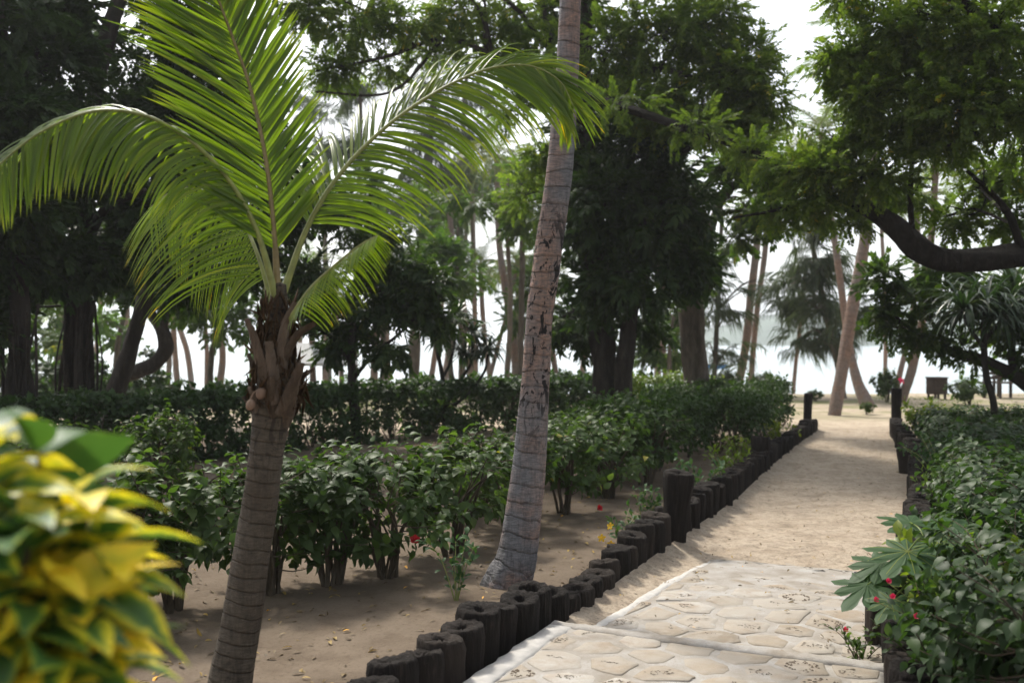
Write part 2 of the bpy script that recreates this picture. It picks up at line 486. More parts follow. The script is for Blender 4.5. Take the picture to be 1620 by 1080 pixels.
# sandy path: one sheet between the two rows of logs
mb = MB(); vs = np.linspace(0, 1, 60); yy = np.concatenate([np.linspace(.4, 17.2, 420), np.linspace(17.24, 18.6, 30)])
Yp, Tp = np.meshgrid(yy, vs, indexing='ij')
lft, rgt = lx(PL, yy), lx(PR, yy)
wid = np.clip((yy - 17.2) / 5, 0, 1)
lft = lft - .02 - wid * .1 + np.clip(yy - 17.4, 0, 9) * .30; rgt = rgt + .02 + np.clip(yy - 17.8, 0, 9) * .36
Xp = lft[:, None] * (1 - Tp) + rgt[:, None] * Tp
rg = rs(4)
edge = np.clip(np.minimum(Tp, 1 - Tp) * 6, 0, 1)
foot = np.zeros_like(Xp)
for k in range(260):                                    # trodden hollows
    cy = 7.2 + 12 * rg.rand(); cx = lx(PL, cy) + (.12 + .76 * rg.rand()) * 1.7; a = rg.rand() * 3
    dx, dy = Xp - cx, Yp - cy; u = dx * math.cos(a) + dy * math.sin(a); w = -dx * math.sin(a) + dy * math.cos(a)
    foot += -.012 * (.5 + rg.rand()) * np.exp(-(u / .10) ** 2 - (w / .06) ** 2) + .006 * np.exp(-(((u - .12) / .07) ** 2) - (w / .07) ** 2)
slump = .012 + .05 * (1 - edge) ** 2 * np.clip((Yp - 5) / 2, 0, 1) * (Tp < .5)
low = -.03 * np.clip((7.75 - Yp) / .5, 0, 1) * edge
Zp = gz(Xp, Yp) * .8 + slump + foot + low
Zp = np.where(Yp > 17.6, gz(Xp, Yp) + .012 - .03 * np.clip(1 - np.minimum(Tp, 1 - Tp) * 14, 0, 1) - .04 * np.clip((Yp - 17.7) / .9, 0, 1), Zp)
n, m = Xp.shape
i, j = np.meshgrid(np.arange(n - 1), np.arange(m - 1), indexing='ij'); b = (i * m + j).ravel()
mb.add(np.stack([Xp, Yp, Zp], -1).reshape(-1, 3), [np.stack([b, b + 1, b + m + 1, b + m], 1)])
tag(mb.build('path', M['sandp']), kind='structure')

# stone paving: hexagonal slabs set in pale mortar, a low step across
O0 = np.array([-.13, 4.71]); PD = nz(np.array([.425, .905])); PP = np.array([PD[1], -PD[0]])


def path_pt(s, t): return O0[0] + PD[0] * s + PP[0] * t, O0[1] + PD[1] * s + PP[1] * t


def paving_mats():
    t = NT('paving mortar'); co = t.n('TexCoord').outputs['Object']
    a = t.noise(co, 5, 6, .6); f = t.noise(co, 90, 4, .7)
    col = t.ramp(a, [(.3, (.24, .21, .17)), (.5, (.33, .305, .27)), (.7, (.40, .385, .36))])
    col = t.mix(t.ramp(f, [(.3, .5), (.5, 0.0)]), col, (.22, .18, .14))
    mort = t.done(t.bsdf(col, .9, .2, t.bump(t.math('ADD', a, t.math('MULTIPLY', f, .3)), .6, .015)))
    t = NT('paving stone'); co = t.n('TexCoord').outputs['Object']
    r = t.n('Attribute', attribute_name='rnd').outputs['Fac']
    a = t.noise(co, 9, 6, .65); f = t.noise(co, 120, 4, .7); st = t.noise(co, 2.5, 3)
    col = t.ramp(r, [(0, (.22, .185, .14)), (.4, (.28, .245, .195)), (.75, (.335, .30, .25)), (1, (.44, .425, .395))])
    col = t.mix(t.ramp(a, [(.35, .65), (.55, 0.0)]), col, (.25, .19, .13))
    col = t.mix(t.ramp(st, [(.45, 0.0), (.65, .55)]), col, (.33, .26, .18))
    col = t.mix(t.ramp(f, [(.3, .5), (.46, 0.0)]), col, (.16, .12, .085))
    drift = t.noise(co, 2.1, 5, .65, .8); edge_ = t.noise(co, 26, 4, .6)
    col = t.mix(t.ramp(t.math('ADD', drift, t.math('MULTIPLY', edge_, .25)), [(.56, 0.0), (.68, .75)]), col, (.33, .295, .245))
    stone = t.done(t.bsdf(col, .8, .3, t.bump(t.math('ADD', a, t.math('MULTIPLY', f, .35)), .5, .012)))
    return mort, stone, simple_mat('carved marks', (.085, .065, .048), .9, .1)


MORT, STONE, CARVE = paving_mats()
mb = MB(); rg = rs(7)
S_STEP, S_END = .78, 3.35


def slab_z(s, t):
    far = -.012 - .022 * np.clip((s - 1.8) / 1.3, 0, 1)
    near = .045
    k = 1 / (1 + np.exp((s - S_STEP) * 60))
    return near * k + far * (1 - k) + .006 * np.sin(3 * s + 2 * t)


sv = np.unique(np.concatenate([np.linspace(-2.6, .6, 60), np.linspace(.6, 1.0, 30), np.linspace(1.0, S_END, 60)])); tv = np.linspace(-.0, 1.80, 60)
Sg, Tg = np.meshgrid(sv, tv, indexing='ij')
tl = np.where(sv < S_STEP + .05, .0, .14 + .07 * np.clip(sv - .8, 0, 3))[:, None] + .012 * np.sin(sv * 9)[:, None]
Tg2 = tl + (Tg / 1.8) * (1.76 - tl)
Tg2[-8:] += .03 * rg.normal(size=(8, 60))
Xs, Ys = path_pt(Sg, Tg2)
ed = np.clip(np.minimum(np.minimum(Tg, 1.8 - Tg) / .05, (S_END - Sg) / .25), 0, 1)
Zs = slab_z(Sg, Tg2) + .022 - .05 * (1 - ed) ** 2 + .004 * snoise(Xs * 4, Ys * 4)
n, m = Xs.shape
i, j = np.meshgrid(np.arange(n - 1), np.arange(m - 1), indexing='ij'); b = (i * m + j).ravel()
mb.add(np.stack([Xs, Ys, Zs], -1).reshape(-1, 3), [np.stack([b, b + m, b + m + 1, b + 1], 1)])
DS, DT = .235, .265
seeds = []; row_ = 0; s = -2.6
while s < S_END + .2:
    t0 = .02 + (.5 * DT if row_ % 2 else 0)
    while t0 < 1.9:
        q = np.array([s, t0]) + rg.normal(size=2) * .030
        if rg.rand() > .04: seeds.append(q)
        t0 += DT
    s += DS; row_ += 1
seeds = np.array(seeds)


def clip_poly(poly, n_, c_):
    out = []
    for a in range(len(poly)):
        p1, p2 = poly[a], poly[(a + 1) % len(poly)]; d1, d2 = p1 @ n_ - c_, p2 @ n_ - c_
        if d1 <= 0: out.append(p1)
        if d1 * d2 < 0: out.append(p1 + (p2 - p1) * d1 / (d1 - d2))
    return out


for si, cen in enumerate(seeds):
        s, ct = float(cen[0]), float(cen[1]); gap = .026 + .030 * rg.rand()
        poly = [cen + np.array(v) * .3 for v in ((-1, -1), (1, -1), (1, 1), (-1, 1))]
        for o_ in seeds:
            dv = o_ - cen; L_ = np.linalg.norm(dv)
            if 0 < L_ < .6: poly = clip_poly(poly, dv / L_, (dv / L_) @ (cen + dv / 2) - gap / 2) if len(poly) > 2 else poly
        tmin = .15 if s < S_STEP else .20 + .07 * (s - .8)
        for n_, c_ in ((np.array([0, -1.]), -tmin), (np.array([0, 1.]), 1.70), (np.array([1., 0]), S_END - .08), (np.array([1., 0]) * (1 if s < S_STEP else -1), (S_STEP - .05) if s < S_STEP else -(S_STEP + .10))):
            poly = clip_poly(poly, n_, c_) if len(poly) > 2 else poly
        if len(poly) < 3: continue
        P_ = np.array(poly); ar = .5 * abs(np.sum(P_[:, 0] * np.roll(P_[:, 1], -1) - P_[:, 1] * np.roll(P_[:, 0], -1)))
        if ar < .012: continue
        cen = P_.mean(0); rad = math.sqrt(ar / math.pi); el = 1.0; cs, ct = cen
        pts = []
        for a in range(len(P_)):                       # worn corners, slightly wavering edges
            p0, p1, p2 = P_[a - 1], P_[a], P_[(a + 1) % len(P_)]
            l0, l2 = np.linalg.norm(p0 - p1), np.linalg.norm(p2 - p1)
            if l0 > .012: pts.append(p1 + (p0 - p1) * min(.25, .016 / l0))
            pts.append(p1 * .75 + .125 * (p1 + (p0 - p1) * min(.25, .016 / max(l0, .01))) + .125 * (p1 + (p2 - p1) * min(.25, .016 / max(l2, .01))))
            if l2 > .012: pts.append(p1 + (p2 - p1) * min(.25, .016 / l2))
            if l2 > .07: pts.append((p1 + p2) / 2 + rg.normal(size=2) * .005)
        pts = np.array(pts); K = len(pts)
        sink = -.012 * np.clip((s - 2.0) / 1, 0, 1)
        tilt = rg.normal(size=2) * .010; base = float(slab_z(np.array(cs), np.array(ct))) + .0225 + sink + .004 * rg.rand()
        rings = []
        for sc, dz in ((1.02, -.020), (1.0, -.003), (.95, .0008), (.5, .0015)):
            q = cen + (pts - cen) * sc; x, y = path_pt(q[:, 0], q[:, 1])
            rings.append(np.stack([x, y, base + dz + (q - cen) @ tilt], 1))
        x, y = path_pt(cs, ct); V = np.vstack(rings + [[[x, y, base + .0015]]])
        fs, tr = [], []
        for k in range(K):
            k2 = (k + 1) % K
            for r_ in range(3): fs.append([r_ * K + k, r_ * K + k2, (r_ + 1) * K + k2, (r_ + 1) * K + k][::-1])
            tr.append([3 * K + k, len(V) - 1, 3 * K + k2])
        mb.add(V, [fs, tr], rg.rand(), None, 1)
        kind = rg.rand()
        if s < 2.6 and kind < .66:                    # worn carved scribbles and set pebbles, illegible
            rot = rg.rand() * 6.28 if kind < .15 else rg.normal() * .15 + 1.57
            u = np.array([math.cos(rot), math.sin(rot)]); w = np.array([-u[1], u[0]])
            if kind < .48:
                for ln in range(rg.randint(1, 4)):
                    for g in range(rg.randint(3, 7)):
                        o = cen + u * ((g - 2.5) * .022) + w * ((ln - 1) * .034)
                        for q in range(rg.randint(2, 4)):
                            p1 = o + (rg.rand(2) - .5) * .022; p2 = p1 + (rg.rand(2) - .5) * .034
                            if np.linalg.norm(p1 - cen) > rad * .72 or np.linalg.norm(p2 - cen) > rad * .78: continue
                            e = nz(p2 - p1); e = np.array([-e[1], e[0]]) * .0022
                            qd = np.array([p1 - e, p1 + e, p2 + e, p2 - e]); x, y = path_pt(qd[:, 0], qd[:, 1])
                            mb.add(np.stack([x, y, base + .0032 + (qd - cen) @ tilt], 1), [[[0, 1, 2, 3]]], .5, None, 2)
            else:
                for q in range(60):
                    a = rg.rand() * 6.28; rr = rad * (.3 + .4 * rg.rand() ** .5); p = cen + rr * np.array([math.cos(a), math.sin(a) * el])
                    x, y = path_pt(p[0], p[1]); rad2 = .005 + .005 * rg.rand(); aa = np.arange(6) / 6 * 6.28
                    ringp = np.stack([x + rad2 * np.cos(aa), y + rad2 * np.sin(aa), 0 * aa + base + .0012 + (p - cen) @ tilt], 1)
                    V = np.vstack([ringp, [[x, y, base + .006 + (p - cen) @ tilt]]])
                    mb.add(V, [[[k, (k + 1) % 6, 6] for k in range(6)]], .1 + .3 * rg.rand(), None, 2 if rg.rand() < .6 else 1)
for s0, s1, ta, wd in ((-2.6, S_STEP - .02, lambda q: 0 * q + .015, .13), (S_STEP - .02, 3.2, lambda q: .125 + .07 * np.clip(q - .8, 0, 3), .085)):      # low pale kerb on the left edge
    sv = np.linspace(s0, s1, 90); pr = [(-.02, -.05), (0, .022), (.015, .032), (wd * .5, .036), (wd - .012, .032), (wd, .018), (wd + .01, -.01)]
    Tq = np.stack([ta(sv) + o_ + .006 * np.sin(sv * 13 + o_ * 40) + .003 * rg.normal(size=90) for o_, _ in pr], 1); Zq = np.stack([slab_z(sv, ta(sv)) + z_ - (.010 + .016 * np.clip((sv - 2.2), 0, 1) if s1 > 2 else 0) + .0025 * rg.normal(size=90) for _, z_ in pr], 1)
    X_, Y_ = path_pt(np.repeat(sv[:, None], 7, 1), Tq); i, j = np.meshgrid(np.arange(89), np.arange(6), indexing='ij'); b = (i * 7 + j).ravel()
    mb.add(np.stack([X_, Y_, Zq], -1).reshape(-1, 3), [np.stack([b, b + 7, b + 8, b + 1], 1)], .5, None, 3)
tq_ = np.linspace(.02, 1.74, 70); pr = [(-.05, -.03), (-.045, .020), (-.02, .031), (.03, .032), (.055, .022), (.062, -.05)]                  # worn lip of the step
Sq = np.stack([S_STEP + o_ + .006 * np.sin(tq_ * 9) + .003 * rg.normal(size=70) for o_, _ in pr], 1); Zq = np.stack([.045 + z_ + .002 * rg.normal(size=70) for _, z_ in pr], 1)
X_, Y_ = path_pt(Sq, np.repeat(tq_[:, None], 6, 1)); i, j = np.meshgrid(np.arange(69), np.arange(5), indexing='ij'); b = (i * 6 + j).ravel()
mb.add(np.stack([X_, Y_, Zq], -1).reshape(-1, 3), [np.stack([b, b + 6, b + 7, b + 1], 1)], .5, None, 0)
KERB = simple_mat('pale kerb concrete', (.46, .44, .41), .85, .2, .16, 14)
pv = tag(mb.build('stone_paving', [MORT, STONE, CARVE, KERB]), kind='structure')

# water
t = NT('lagoon water'); co = t.n('TexCoord').outputs['Object']
wn = t.noise(t.mapping(co, (.25, 1, 1)), .9, 4, .6)
M['water'] = t.done(t.bsdf((.30, .37, .38), .2, .5, t.bump(wn, .25, .25)))
mb = MB(); grid(mb, np.linspace(-5000, 5000, 21), np.unique(np.concatenate([np.linspace(30, 120, 10), np.linspace(120, 6500, 20)])), lambda x, y: 0 * x - .55)
tag(mb.build('water', M['water']), kind='structure')

# far wooded hill across the bay
mb = MB(); rg = rs(11)
HS = .3
xs = np.linspace(-1500, 3200, 160); ys = np.linspace(1700, 2600, 24)


def hillz(x, y):
    e = np.clip((y - 1700) / 380, 0, 1); prof = np.interp(x, [-1500, 0, 330, 480, 640, 820, 1050, 1400, 2200, 3200], [0, 0, 1, 26, 55, 62, 78, 95, 80, 30])
    return -2 + prof * 1.35 * e ** .8 * (1 + .10 * snoise(x / 60, y / 60)) + 3 * e * snoise(x / 13, y / 17) * (prof > 2)


grid(mb, xs, ys, hillz); mb.V[0] = mb.V[0] * HS + np.array([0, 0, -.6])
M['hill'] = simple_mat('wooded hill', (.035, .06, .03), .9, .1, .4, .02)
tag(mb.build('hills', M['hill']), kind='structure')

# ------------------------------------------------------------------ log edging
def log_mesh(seed, hole=.4, h=.6, flare=0.0, r=.1, rough=.03, lean=0.0):
    """a palm log set upright: fibrous sides, worn rim, hollow heart; its top is at z = 0, its foot at -h"""
    rg = rs(seed); sd = 40
    ang = np.linspace(0, 2 * math.pi, sd, endpoint=False)
    lob = 1 + .05 * np.sin(2 * ang + rg.rand() * 6) + .03 * np.sin(3 * ang + rg.rand() * 6) + rough * .5 * rg.normal(size=sd)
    prof = [(1.0, -h), (1.0, -h * .66), (.98 + flare * .25, -h * .33), (.99 + flare * .9, -.13), (1.02 + flare * 1.1, -.05), (.985 + flare, -.010), (.90 + flare, .0), (.66 + flare, -.004), (hole + .06, -.008), (hole, -.018), (hole * .86, -.05), (hole * .7, -.085)]
    rings = []
    for k, (q, z) in enumerate(prof):
        rr = r * q * (1 + (lob - 1) * (1 if q > .6 else .8)) * (1 + .02 * rg.normal(size=sd))
        if k in (5, 6): rr = rr * (1 + .015 * rg.normal(size=sd))
        zz = z + (.0035 if k > 3 else .0) * rg.normal(size=sd) + (.010 * np.sin(ang + seed) if k > 3 else 0)
        rings.append(np.stack([rr * np.cos(ang) + lean * (z + h), rr * np.sin(ang), np.full(sd, 1.) * zz], 1))
    V = np.vstack(rings + [[[lean * h, 0, -.09]]]); fs = []
    for k in range(len(prof) - 1):
        for j in range(sd):
            j2 = (j + 1) % sd; fs.append([k * sd + j, k * sd + j2, (k + 1) * sd + j2, (k + 1) * sd + j])
    e = (len(prof) - 1) * sd
    mb = MB(); mb.add(V, [fs, [[e + j, e + (j + 1) % sd, len(V) - 1] for j in range(sd)]])
    # loose fibres on the rim and sides
    n = 70; a = rg.rand(n) * 6.28; z = -rg.rand(n) ** 2 * .3; side = rg.rand(n) < .85
    q = np.where(side, 1.0 + flare * .6, .45 + .5 * rg.rand(n)); z = np.where(side, z - .02, -.004)
    P = np.stack([r * q * np.cos(a) + lean * h, r * q * np.sin(a), z], 1)
    D = np.stack([np.cos(a) * .5 + rg.normal(size=n) * .5, np.sin(a) * .5 + rg.normal(size=n) * .5, np.where(side, .8 * rg.normal(size=n), .25)], 1)
    fl = leaf_simple(.06, .2)
    scatter(mb, fl, P, D, rdir(rg, n), .008 + .014 * rg.rand(n), .5 + 0 * a)
    return mb.mesh('log', M['log'])


LOGS = [log_mesh(20 + k, [.42, .30, .48, .22, .36, .12, .25][k], .62) for k in range(7)]
rg = rs(31)


def put(me, name, loc, rz, sc, label, cat, group=None):
    o = bpy.data.objects.new(name, me); COL.objects.link(o)
    o.location = [float(c) for c in loc]; o.rotation_euler = (rg.normal() * .03, rg.normal() * .03, rz); o.scale = sc
    return tag(o, label, cat, group)


def row(P, side, y0, y1, hy, hh, skip, special, lab, grp):
    y = y0; k = 0
    while y < y1:
        x = float(lx(P, y)); dx = float(lx(P, y + .05) - lx(P, y - .05)) / .1
        nrm = nz(np.array([-1.0, dx])) * side
        dia = .195 + .035 * rg.rand() if y < 8 else .18 + .03 * rg.rand()
        c = np.array([x, y]) + nrm * (dia * .5 + .01 + .012 * rg.normal())
        h = float(np.interp(y, hy, hh)) + .013 * rg.normal()
        if not any(abs(y - s_) < .12 for s_ in skip):
            me = LOGS[rg.randint(0, 5) if y < 5.2 else rg.randint(0, 7)]
            l = special.get(k, lab)
            put(me, 'log_stump', (c[0], c[1], h), rg.rand() * 6.28, (dia / .2, dia / .2, 1), l, 'log', grp if l == lab else None)
        y += dia * .93 / math.sqrt(1 + dx * dx); k += 1
    return k


GRP_L = 'palm logs edging the left side of the path'
GRP_R = 'palm logs edging the right side of the path'
row(PL, 1, 3.62, 17.4, [3, 4, 4.6, 5.2, 5.55, 5.75, 6.3, 6.7, 7.2, 9, 18], [.22, .23, .25, .25, .21, .13, .13, .19, .28, .28, .24], [7.75, 12.1],
    {}, 'blackened palm log in the row along the left side of the path', GRP_L)
row(PR, -1, 3.6, 17.4, [3, 6, 18], [.26, .26, .27], [5.3, 9.6, 12.0],
    {}, 'blackened palm log in the row along the right side of the path', GRP_R)


def post(px, ytop, Y, r, label, flare=.12, hole=.1, seed=50, sink=.2):
    top = at(px, ytop, Y)
    me = log_mesh(seed, hole, top[2] + sink, flare, r, .08)
    put(me, 'log_post', top, rg.rand() * 6, (1, 1, 1), label, 'post')


post(1074, 746, 7.75, .088, 'tall flared black log post standing in the left log row, nearest of the taller posts', .26, .1, 51)
post(1203, 690, 12.1, .105, 'black log post midway along the left log row before the yellow green ground plants', .10, .1, 52)
post(1279, 622, 17.7, .07, 'slim tall black post at the far end of the left hedge', .05, .05, 53)
post(1418, 614, 17.7, .082, 'tall black post at the far right end of the path, pink flower beside its top', .08, .05, 54)
post(1436, 708, 12.0, .11, 'broad black log post in the right log row beyond the pale green ground plant', .1, .1, 55)
post(1482, 762, 9.6, .12, 'black log post sunk among the leaves of the right hedge', .05, .1, 56)
post(1408, 903, 5.28, .122, 'thick shaggy black log beside the young papaya at the right edge of the paving', .08, .15, 57)

# ------------------------------------------------------------------ palms
def frond(mb, ctrl, nv, n, L, a0=65, a1=25, droop=1.0, w=.022, segs=6, rg=None, t0=.10, prof=None, lift=.15, rr=(.013, .003), curl=0.0, mats=(0, 1), both=(1, 1), jit=1.0, da=(0, 0), mbr=None, rsides=6):
    P = catmull(ctrl, 60); T = nz(np.gradient(P, axis=0))
    nv = np.broadcast_to(np.asarray(nv, float), (3,))
    tt = np.linspace(0, 1, 60)
    tube(mbr or mb, P, np.interp(tt, [0, .12, 1], [rr[0] * 1.5, rr[0], rr[1]]), rsides, .5, mats[1])
    for sgn, k, dang in ((1, both[0], da[0]), (-1, both[1], da[1])):
        if not k: continue
        m = n
        t = np.clip(np.linspace(t0, .995, m) + rg.normal(size=m) * .003, t0, .998)
        idx = t * 59; i0 = np.minimum(idx.astype(int), 58); fr = (idx - i0)[:, None]
        p = P[i0] * (1 - fr) + P[i0 + 1] * fr; Tt = nz(T[i0] * (1 - fr) + T[i0 + 1] * fr)
        S = nz(np.cross(Tt, nv[None])); Nn = np.cross(S, Tt)
        a = R(1) * (a0 + dang * (1 - t) + (a1 - a0) * t ** 1.3 + rg.normal(size=m) * 3.0 * jit)
        d = np.cos(a)[:, None] * Tt + np.sin(a)[:, None] * S * sgn + ((lift if np.isscalar(lift) else lift[0 if sgn > 0 else 1]) + rg.normal(size=m) * .07 * jit)[:, None] * Nn
        d = nz(d)
        pf = (prof or (lambda q: (.45 + .55 * np.sin(np.pi * np.clip(.15 + .75 * q, 0, 1))) * (1 - .35 * q ** 3)))(t)
        ln = L * k * pf * (1 + .06 * rg.normal(size=m) * jit); ww = w * (.8 + .3 * rg.rand(m)) * np.clip(pf + .25, 0, 1)
        dr = droop * (.8 + .45 * rg.rand(m)) * jit + droop * (1 - jit)
        W = nz(Tt - d * np.sum(Tt * d, 1, keepdims=True))
        rows = []
        q = p.copy()
        for s_ in range(segs + 1):
            u = s_ / segs
            wf = ww * np.interp(u, [0, .12, .35, .7, .92, 1], [.45, .9, 1, .75, .3, .03])
            Nf = np.cross(W, d)
            rows += [q + W * wf[:, None] * .5, q - Nf * (wf * .28)[:, None], q - W * wf[:, None] * .5]
            q = q + d * (ln / segs)[:, None]
            d = nz(d + np.array([0, 0, -1.0])[None] * (dr * (.65 + .9 * u) / segs * (ln / max(L, .01)))[:, None] + (curl * u / segs) * Tt)
            W = nz(W - d * np.sum(W * d, 1, keepdims=True))
        V = np.stack(rows, 1); K = 3 * (segs + 1)
        uv = np.zeros((m, K, 2)); uv[..., 0] = np.repeat(np.arange(segs + 1) / segs, 3)[None]; uv[..., 1] = np.tile([0, .5, 1], segs + 1)[None]
        f = []
        for s_ in range(segs):
            b = 3 * s_
            f += [[b, b + 1, b + 4, b + 3], [b + 1, b + 2, b + 5, b + 4]]
        f = np.array(f)[None] + (np.arange(m) * K)[:, None, None]
        rn = np.clip(.42 + .16 * rg.normal(size=m), 0, .95)[:, None] + np.zeros((1, K))
        rn = rn + .25 * (uv[..., 0] > .85)
        mb.add(V.reshape(-1, 3), [f.reshape(-1, 4)], rn.ravel(), uv.reshape(-1, 2), mats[0])


rg = rs(5)
Y0 = 4.4
base = at(362, 1113, Y0); base[2] = 0
yp = thing('young_coconut_palm', 'young coconut palm with slim grey brown trunk and big green fronds', 'palm tree', base)
pt = [at(x, y, Y0) for x, y in ((360, 1135), (366, 1080), (386, 960), (406, 830), (424, 710), (432, 650), (437, 590), (441, 520), (442, 450))]
pw = np.array([40, 36.5, 31, 27.5, 26.5, 30, 27, 20, 11]) * Y0 / F
P = catmull(pt, 220); Wd = np.interp(np.linspace(0, 1, 220), np.linspace(0, 1, 9), pw)
mb = MB()
tube(mb, P, Wd, 32, .5, 0, .05, rg, True, lambda v, a: 1 + .016 * (((v * 17 + .35 * np.sin(2 * a + v * 3) + .3 * np.sin(3 * a - v * 7) + .4 * np.sin(v * 5.3)) % 1.0) - .5) + .012 * np.sin(a * 7 + 9 * v) + .008 * np.sin(a * 13 - 31 * v) + .02 * np.sin(v * 11 + a))
mb.build('trunk', M['palmy'], yp, base)
FR = [
    # control points (px, py, Y), upper side, leaflets per side, length, a0, a1, droop, lift
    ([(440, 470, 4.40), (433, 360, 4.40), (420, 250, 4.42), (396, 140, 4.45), (368, 60, 4.45), (340, -15, 4.42), (312, -90, 4.36), (290, -150, 4.28)], (.45, -.9, .25), 124, .56, 52, 42, .20, .22, .022),
    ([(436, 470, 4.38), (408, 370, 4.34), (362, 285, 4.28), (300, 222, 4.20), (228, 183, 4.12), (150, 176, 4.04), (70, 206, 3.96), (5, 255, 3.90), (-55, 320, 3.84)], (.1, -.25, 1), 104, .45, 62, 34, 1.6, (.0, -.6), .016),
    ([(446, 470, 4.42), (486, 360, 4.46), (536, 278, 4.52), (606, 205, 4.58), (690, 146, 4.62), (770, 110, 4.66), (836, 104, 4.70), (885, 128, 4.72), (908, 170, 4.74)], (-.1, -.55, 1), 108, .52, 55, 18, 1.2, (-.55, .10), .018),
    ([(450, 520, 4.36), (487, 462, 4.20), (530, 420, 4.02), (570, 388, 3.86), (598, 372, 3.72)], (-.2, .3, 1), 52, .21, 64, 45, .9, -1.1, .010),
    ([(434, 500, 4.46), (410, 410, 4.58), (380, 345, 4.74), (335, 305, 4.92), (280, 300, 5.10), (235, 330, 5.25)], (.1, .3, 1), 70, .66, 62, 50, 1.2, -1.7, .012),
]
FLAB = ['tall upright frond, bright green with light shining through', 'frond arching left, its top side grey with sheen', 'frond arching right across the tall trunk', 'short frond pointing forward with hanging leaflets', None]
for k, (c, nv, n, L, a0, a1, dr, lf, w) in enumerate(FR):
    mb = MB(); mr = MB()
    frond(mb, [at(*q) for q in c], nv, n, L, a0, a1, dr, w, 8, rg, .13 if k != 0 else .10, None, lf, (.012, .0025) if k < 3 else (.010, .0022), 0, (0, 0), (.74, 1) if k == 0 else (1, 1), 1.0, (-14, 8) if k == 0 else (0, 0), mr)
    o = mb.build('frond', M['frond'], yp, base)
    mr.build('rachis', M['rachis'] if k == 0 else M['rachisg'], o, base)
    if FLAB[k]: o['label'] = FLAB[k]
# old leaf bases round the crown shaft
BOOTS = (([(428, 655, 4.34), (412, 590, 4.30), (398, 535, 4.27), (388, 505, 4.25)], 34, 9), ([(452, 660, 4.30), (462, 625, 4.27), (470, 600, 4.25), (478, 575, 4.24)], 32, 12),
                     ([(446, 640, 4.36), (448, 585, 4.34), (470, 535, 4.30), (500, 512, 4.28)], 26, 9), ([(436, 640, 4.30), (428, 580, 4.28), (424, 540, 4.27)], 30, 12),
                     ([(444, 590, 4.32), (452, 520, 4.31), (470, 480, 4.3)], 24, 10), ([(450, 650, 4.45), (480, 600, 4.5), (496, 585, 4.52)], 22, 6), ([(426, 650, 4.46), (405, 600, 4.5), (392, 560, 4.52)], 24, 6))
c0 = at(431, 690, Y0)
for k in range(7):
    a_ = k * .9 + .3; o_ = np.array([math.cos(a_), math.sin(a_), 0]); q0 = c0 + o_ * .055 + [0, 0, .02 * (k % 3)]
    q1, q2 = q0 + o_ * .035 + [.004, 0, .09], q0 + o_ * (.075 + .02 * (k % 2)) + [.01, 0, .17 + .03 * (k % 3)]
    BOOTS += (([tuple(w_) for w_ in (q0, q1, q2)], 30, 12),)
for pts_, w0, w1 in BOOTS:
    P = catmull([at(*q) if q[1] > 100 else np.array(q) for q in pts_], 26); u = np.linspace(0, 1, 26)
    wv = (w0 + (w1 - w0) * u ** .7) * Y0 / F
    T = nz(np.gradient(P, axis=0)); ax = nz(P - at(440, 600, 4.4) * np.array([1, 1, 0]) - P * np.array([0, 0, 1])); S = nz(np.cross(T, ax)); Nn = np.cross(S, T)
    mb = MB(); c = np.linspace(-1, 1, 9)
    V = []
    for sh, thick in ((1, 0), (-1, 1)):
        V.append(P[:, None] + S[:, None] * (c[None, :, None] * wv[:, None, None] * .5) - Nn[:, None] * ((c[None, :, None] ** 2) * wv[:, None, None] * .28) * 1.0 - Nn[:, None] * (thick * .012 * (1 - .6 * c[None, :, None] ** 2)) + .0025 * rg.normal(size=(26, 9, 1)) * Nn[:, None])
    i, j = np.meshgrid(np.arange(25), np.arange(8), indexing='ij'); b = (i * 9 + j).ravel(); q = np.stack([b, b + 1, b + 10, b + 9], 1); K = 26 * 9
    side = []
    for i in range(25):
        side += [[i * 9, i * 9 + 9, K + i * 9 + 9, K + i * 9], [i * 9 + 8, K + i * 9 + 8, K + i * 9 + 17, i * 9 + 17]]
    side += [[25 * 9 + j, 25 * 9 + j + 1, K + 25 * 9 + j + 1, K + 25 * 9 + j] for j in range(8)]
    mb.add(np.concatenate([v.reshape(-1, 3) for v in V]), [q, q + K, side])
    mb.build('leaf_base', M['boot'], yp, base)
# ragged brown fibre cloth at the crown
mb = MB()
n = 900; tt = rg.rand(n); a = rg.rand(n) * 6.28
ctr = at(438, 560, 4.4)[None] + np.stack([0 * tt, 0 * tt, (tt - .5) * .42], 1)
rad = .065 + .05 * np.exp(-((tt - .15) / .2) ** 2)
P = ctr + np.stack([rad * np.cos(a), rad * np.sin(a), 0 * a], 1)
scatter(mb, leaf_simple(.05, .25), P, np.stack([.35 * np.cos(a), .35 * np.sin(a), rg.choice([-1, 1], n) * (.6 + rg.rand(n))], 1) + .35 * rg.normal(size=(n, 3)), np.stack([np.cos(a), np.sin(a), 0 * a], 1), .03 + .08 * rg.rand(n) ** 2, .5 + 0 * a)
mb.build('fibre_sheath', M['fibre'], yp, base)
for px, py, r_ in ((396, 640, .020), (413, 622, .022)):
    c = at(px, py, 4.29); mb = MB(); u = np.linspace(-1, 1, 13)
    tube(mb, np.stack([c[0] + .01 * u, c[1] + 0 * u, c[2] + u * r_ * 1.15], 1), r_ * np.sqrt(np.clip(1 - u ** 2 * .985, .002, 1)), 14, .5, 0, .06, rg)
    tube(mb, catmull([c + [0, 0, r_], c + [.012, .01, r_ + .03], c + [.035, .03, r_ + .05]], 8), .004, 5)
    mb.build('withered_coconut', M['husk'], yp, base)

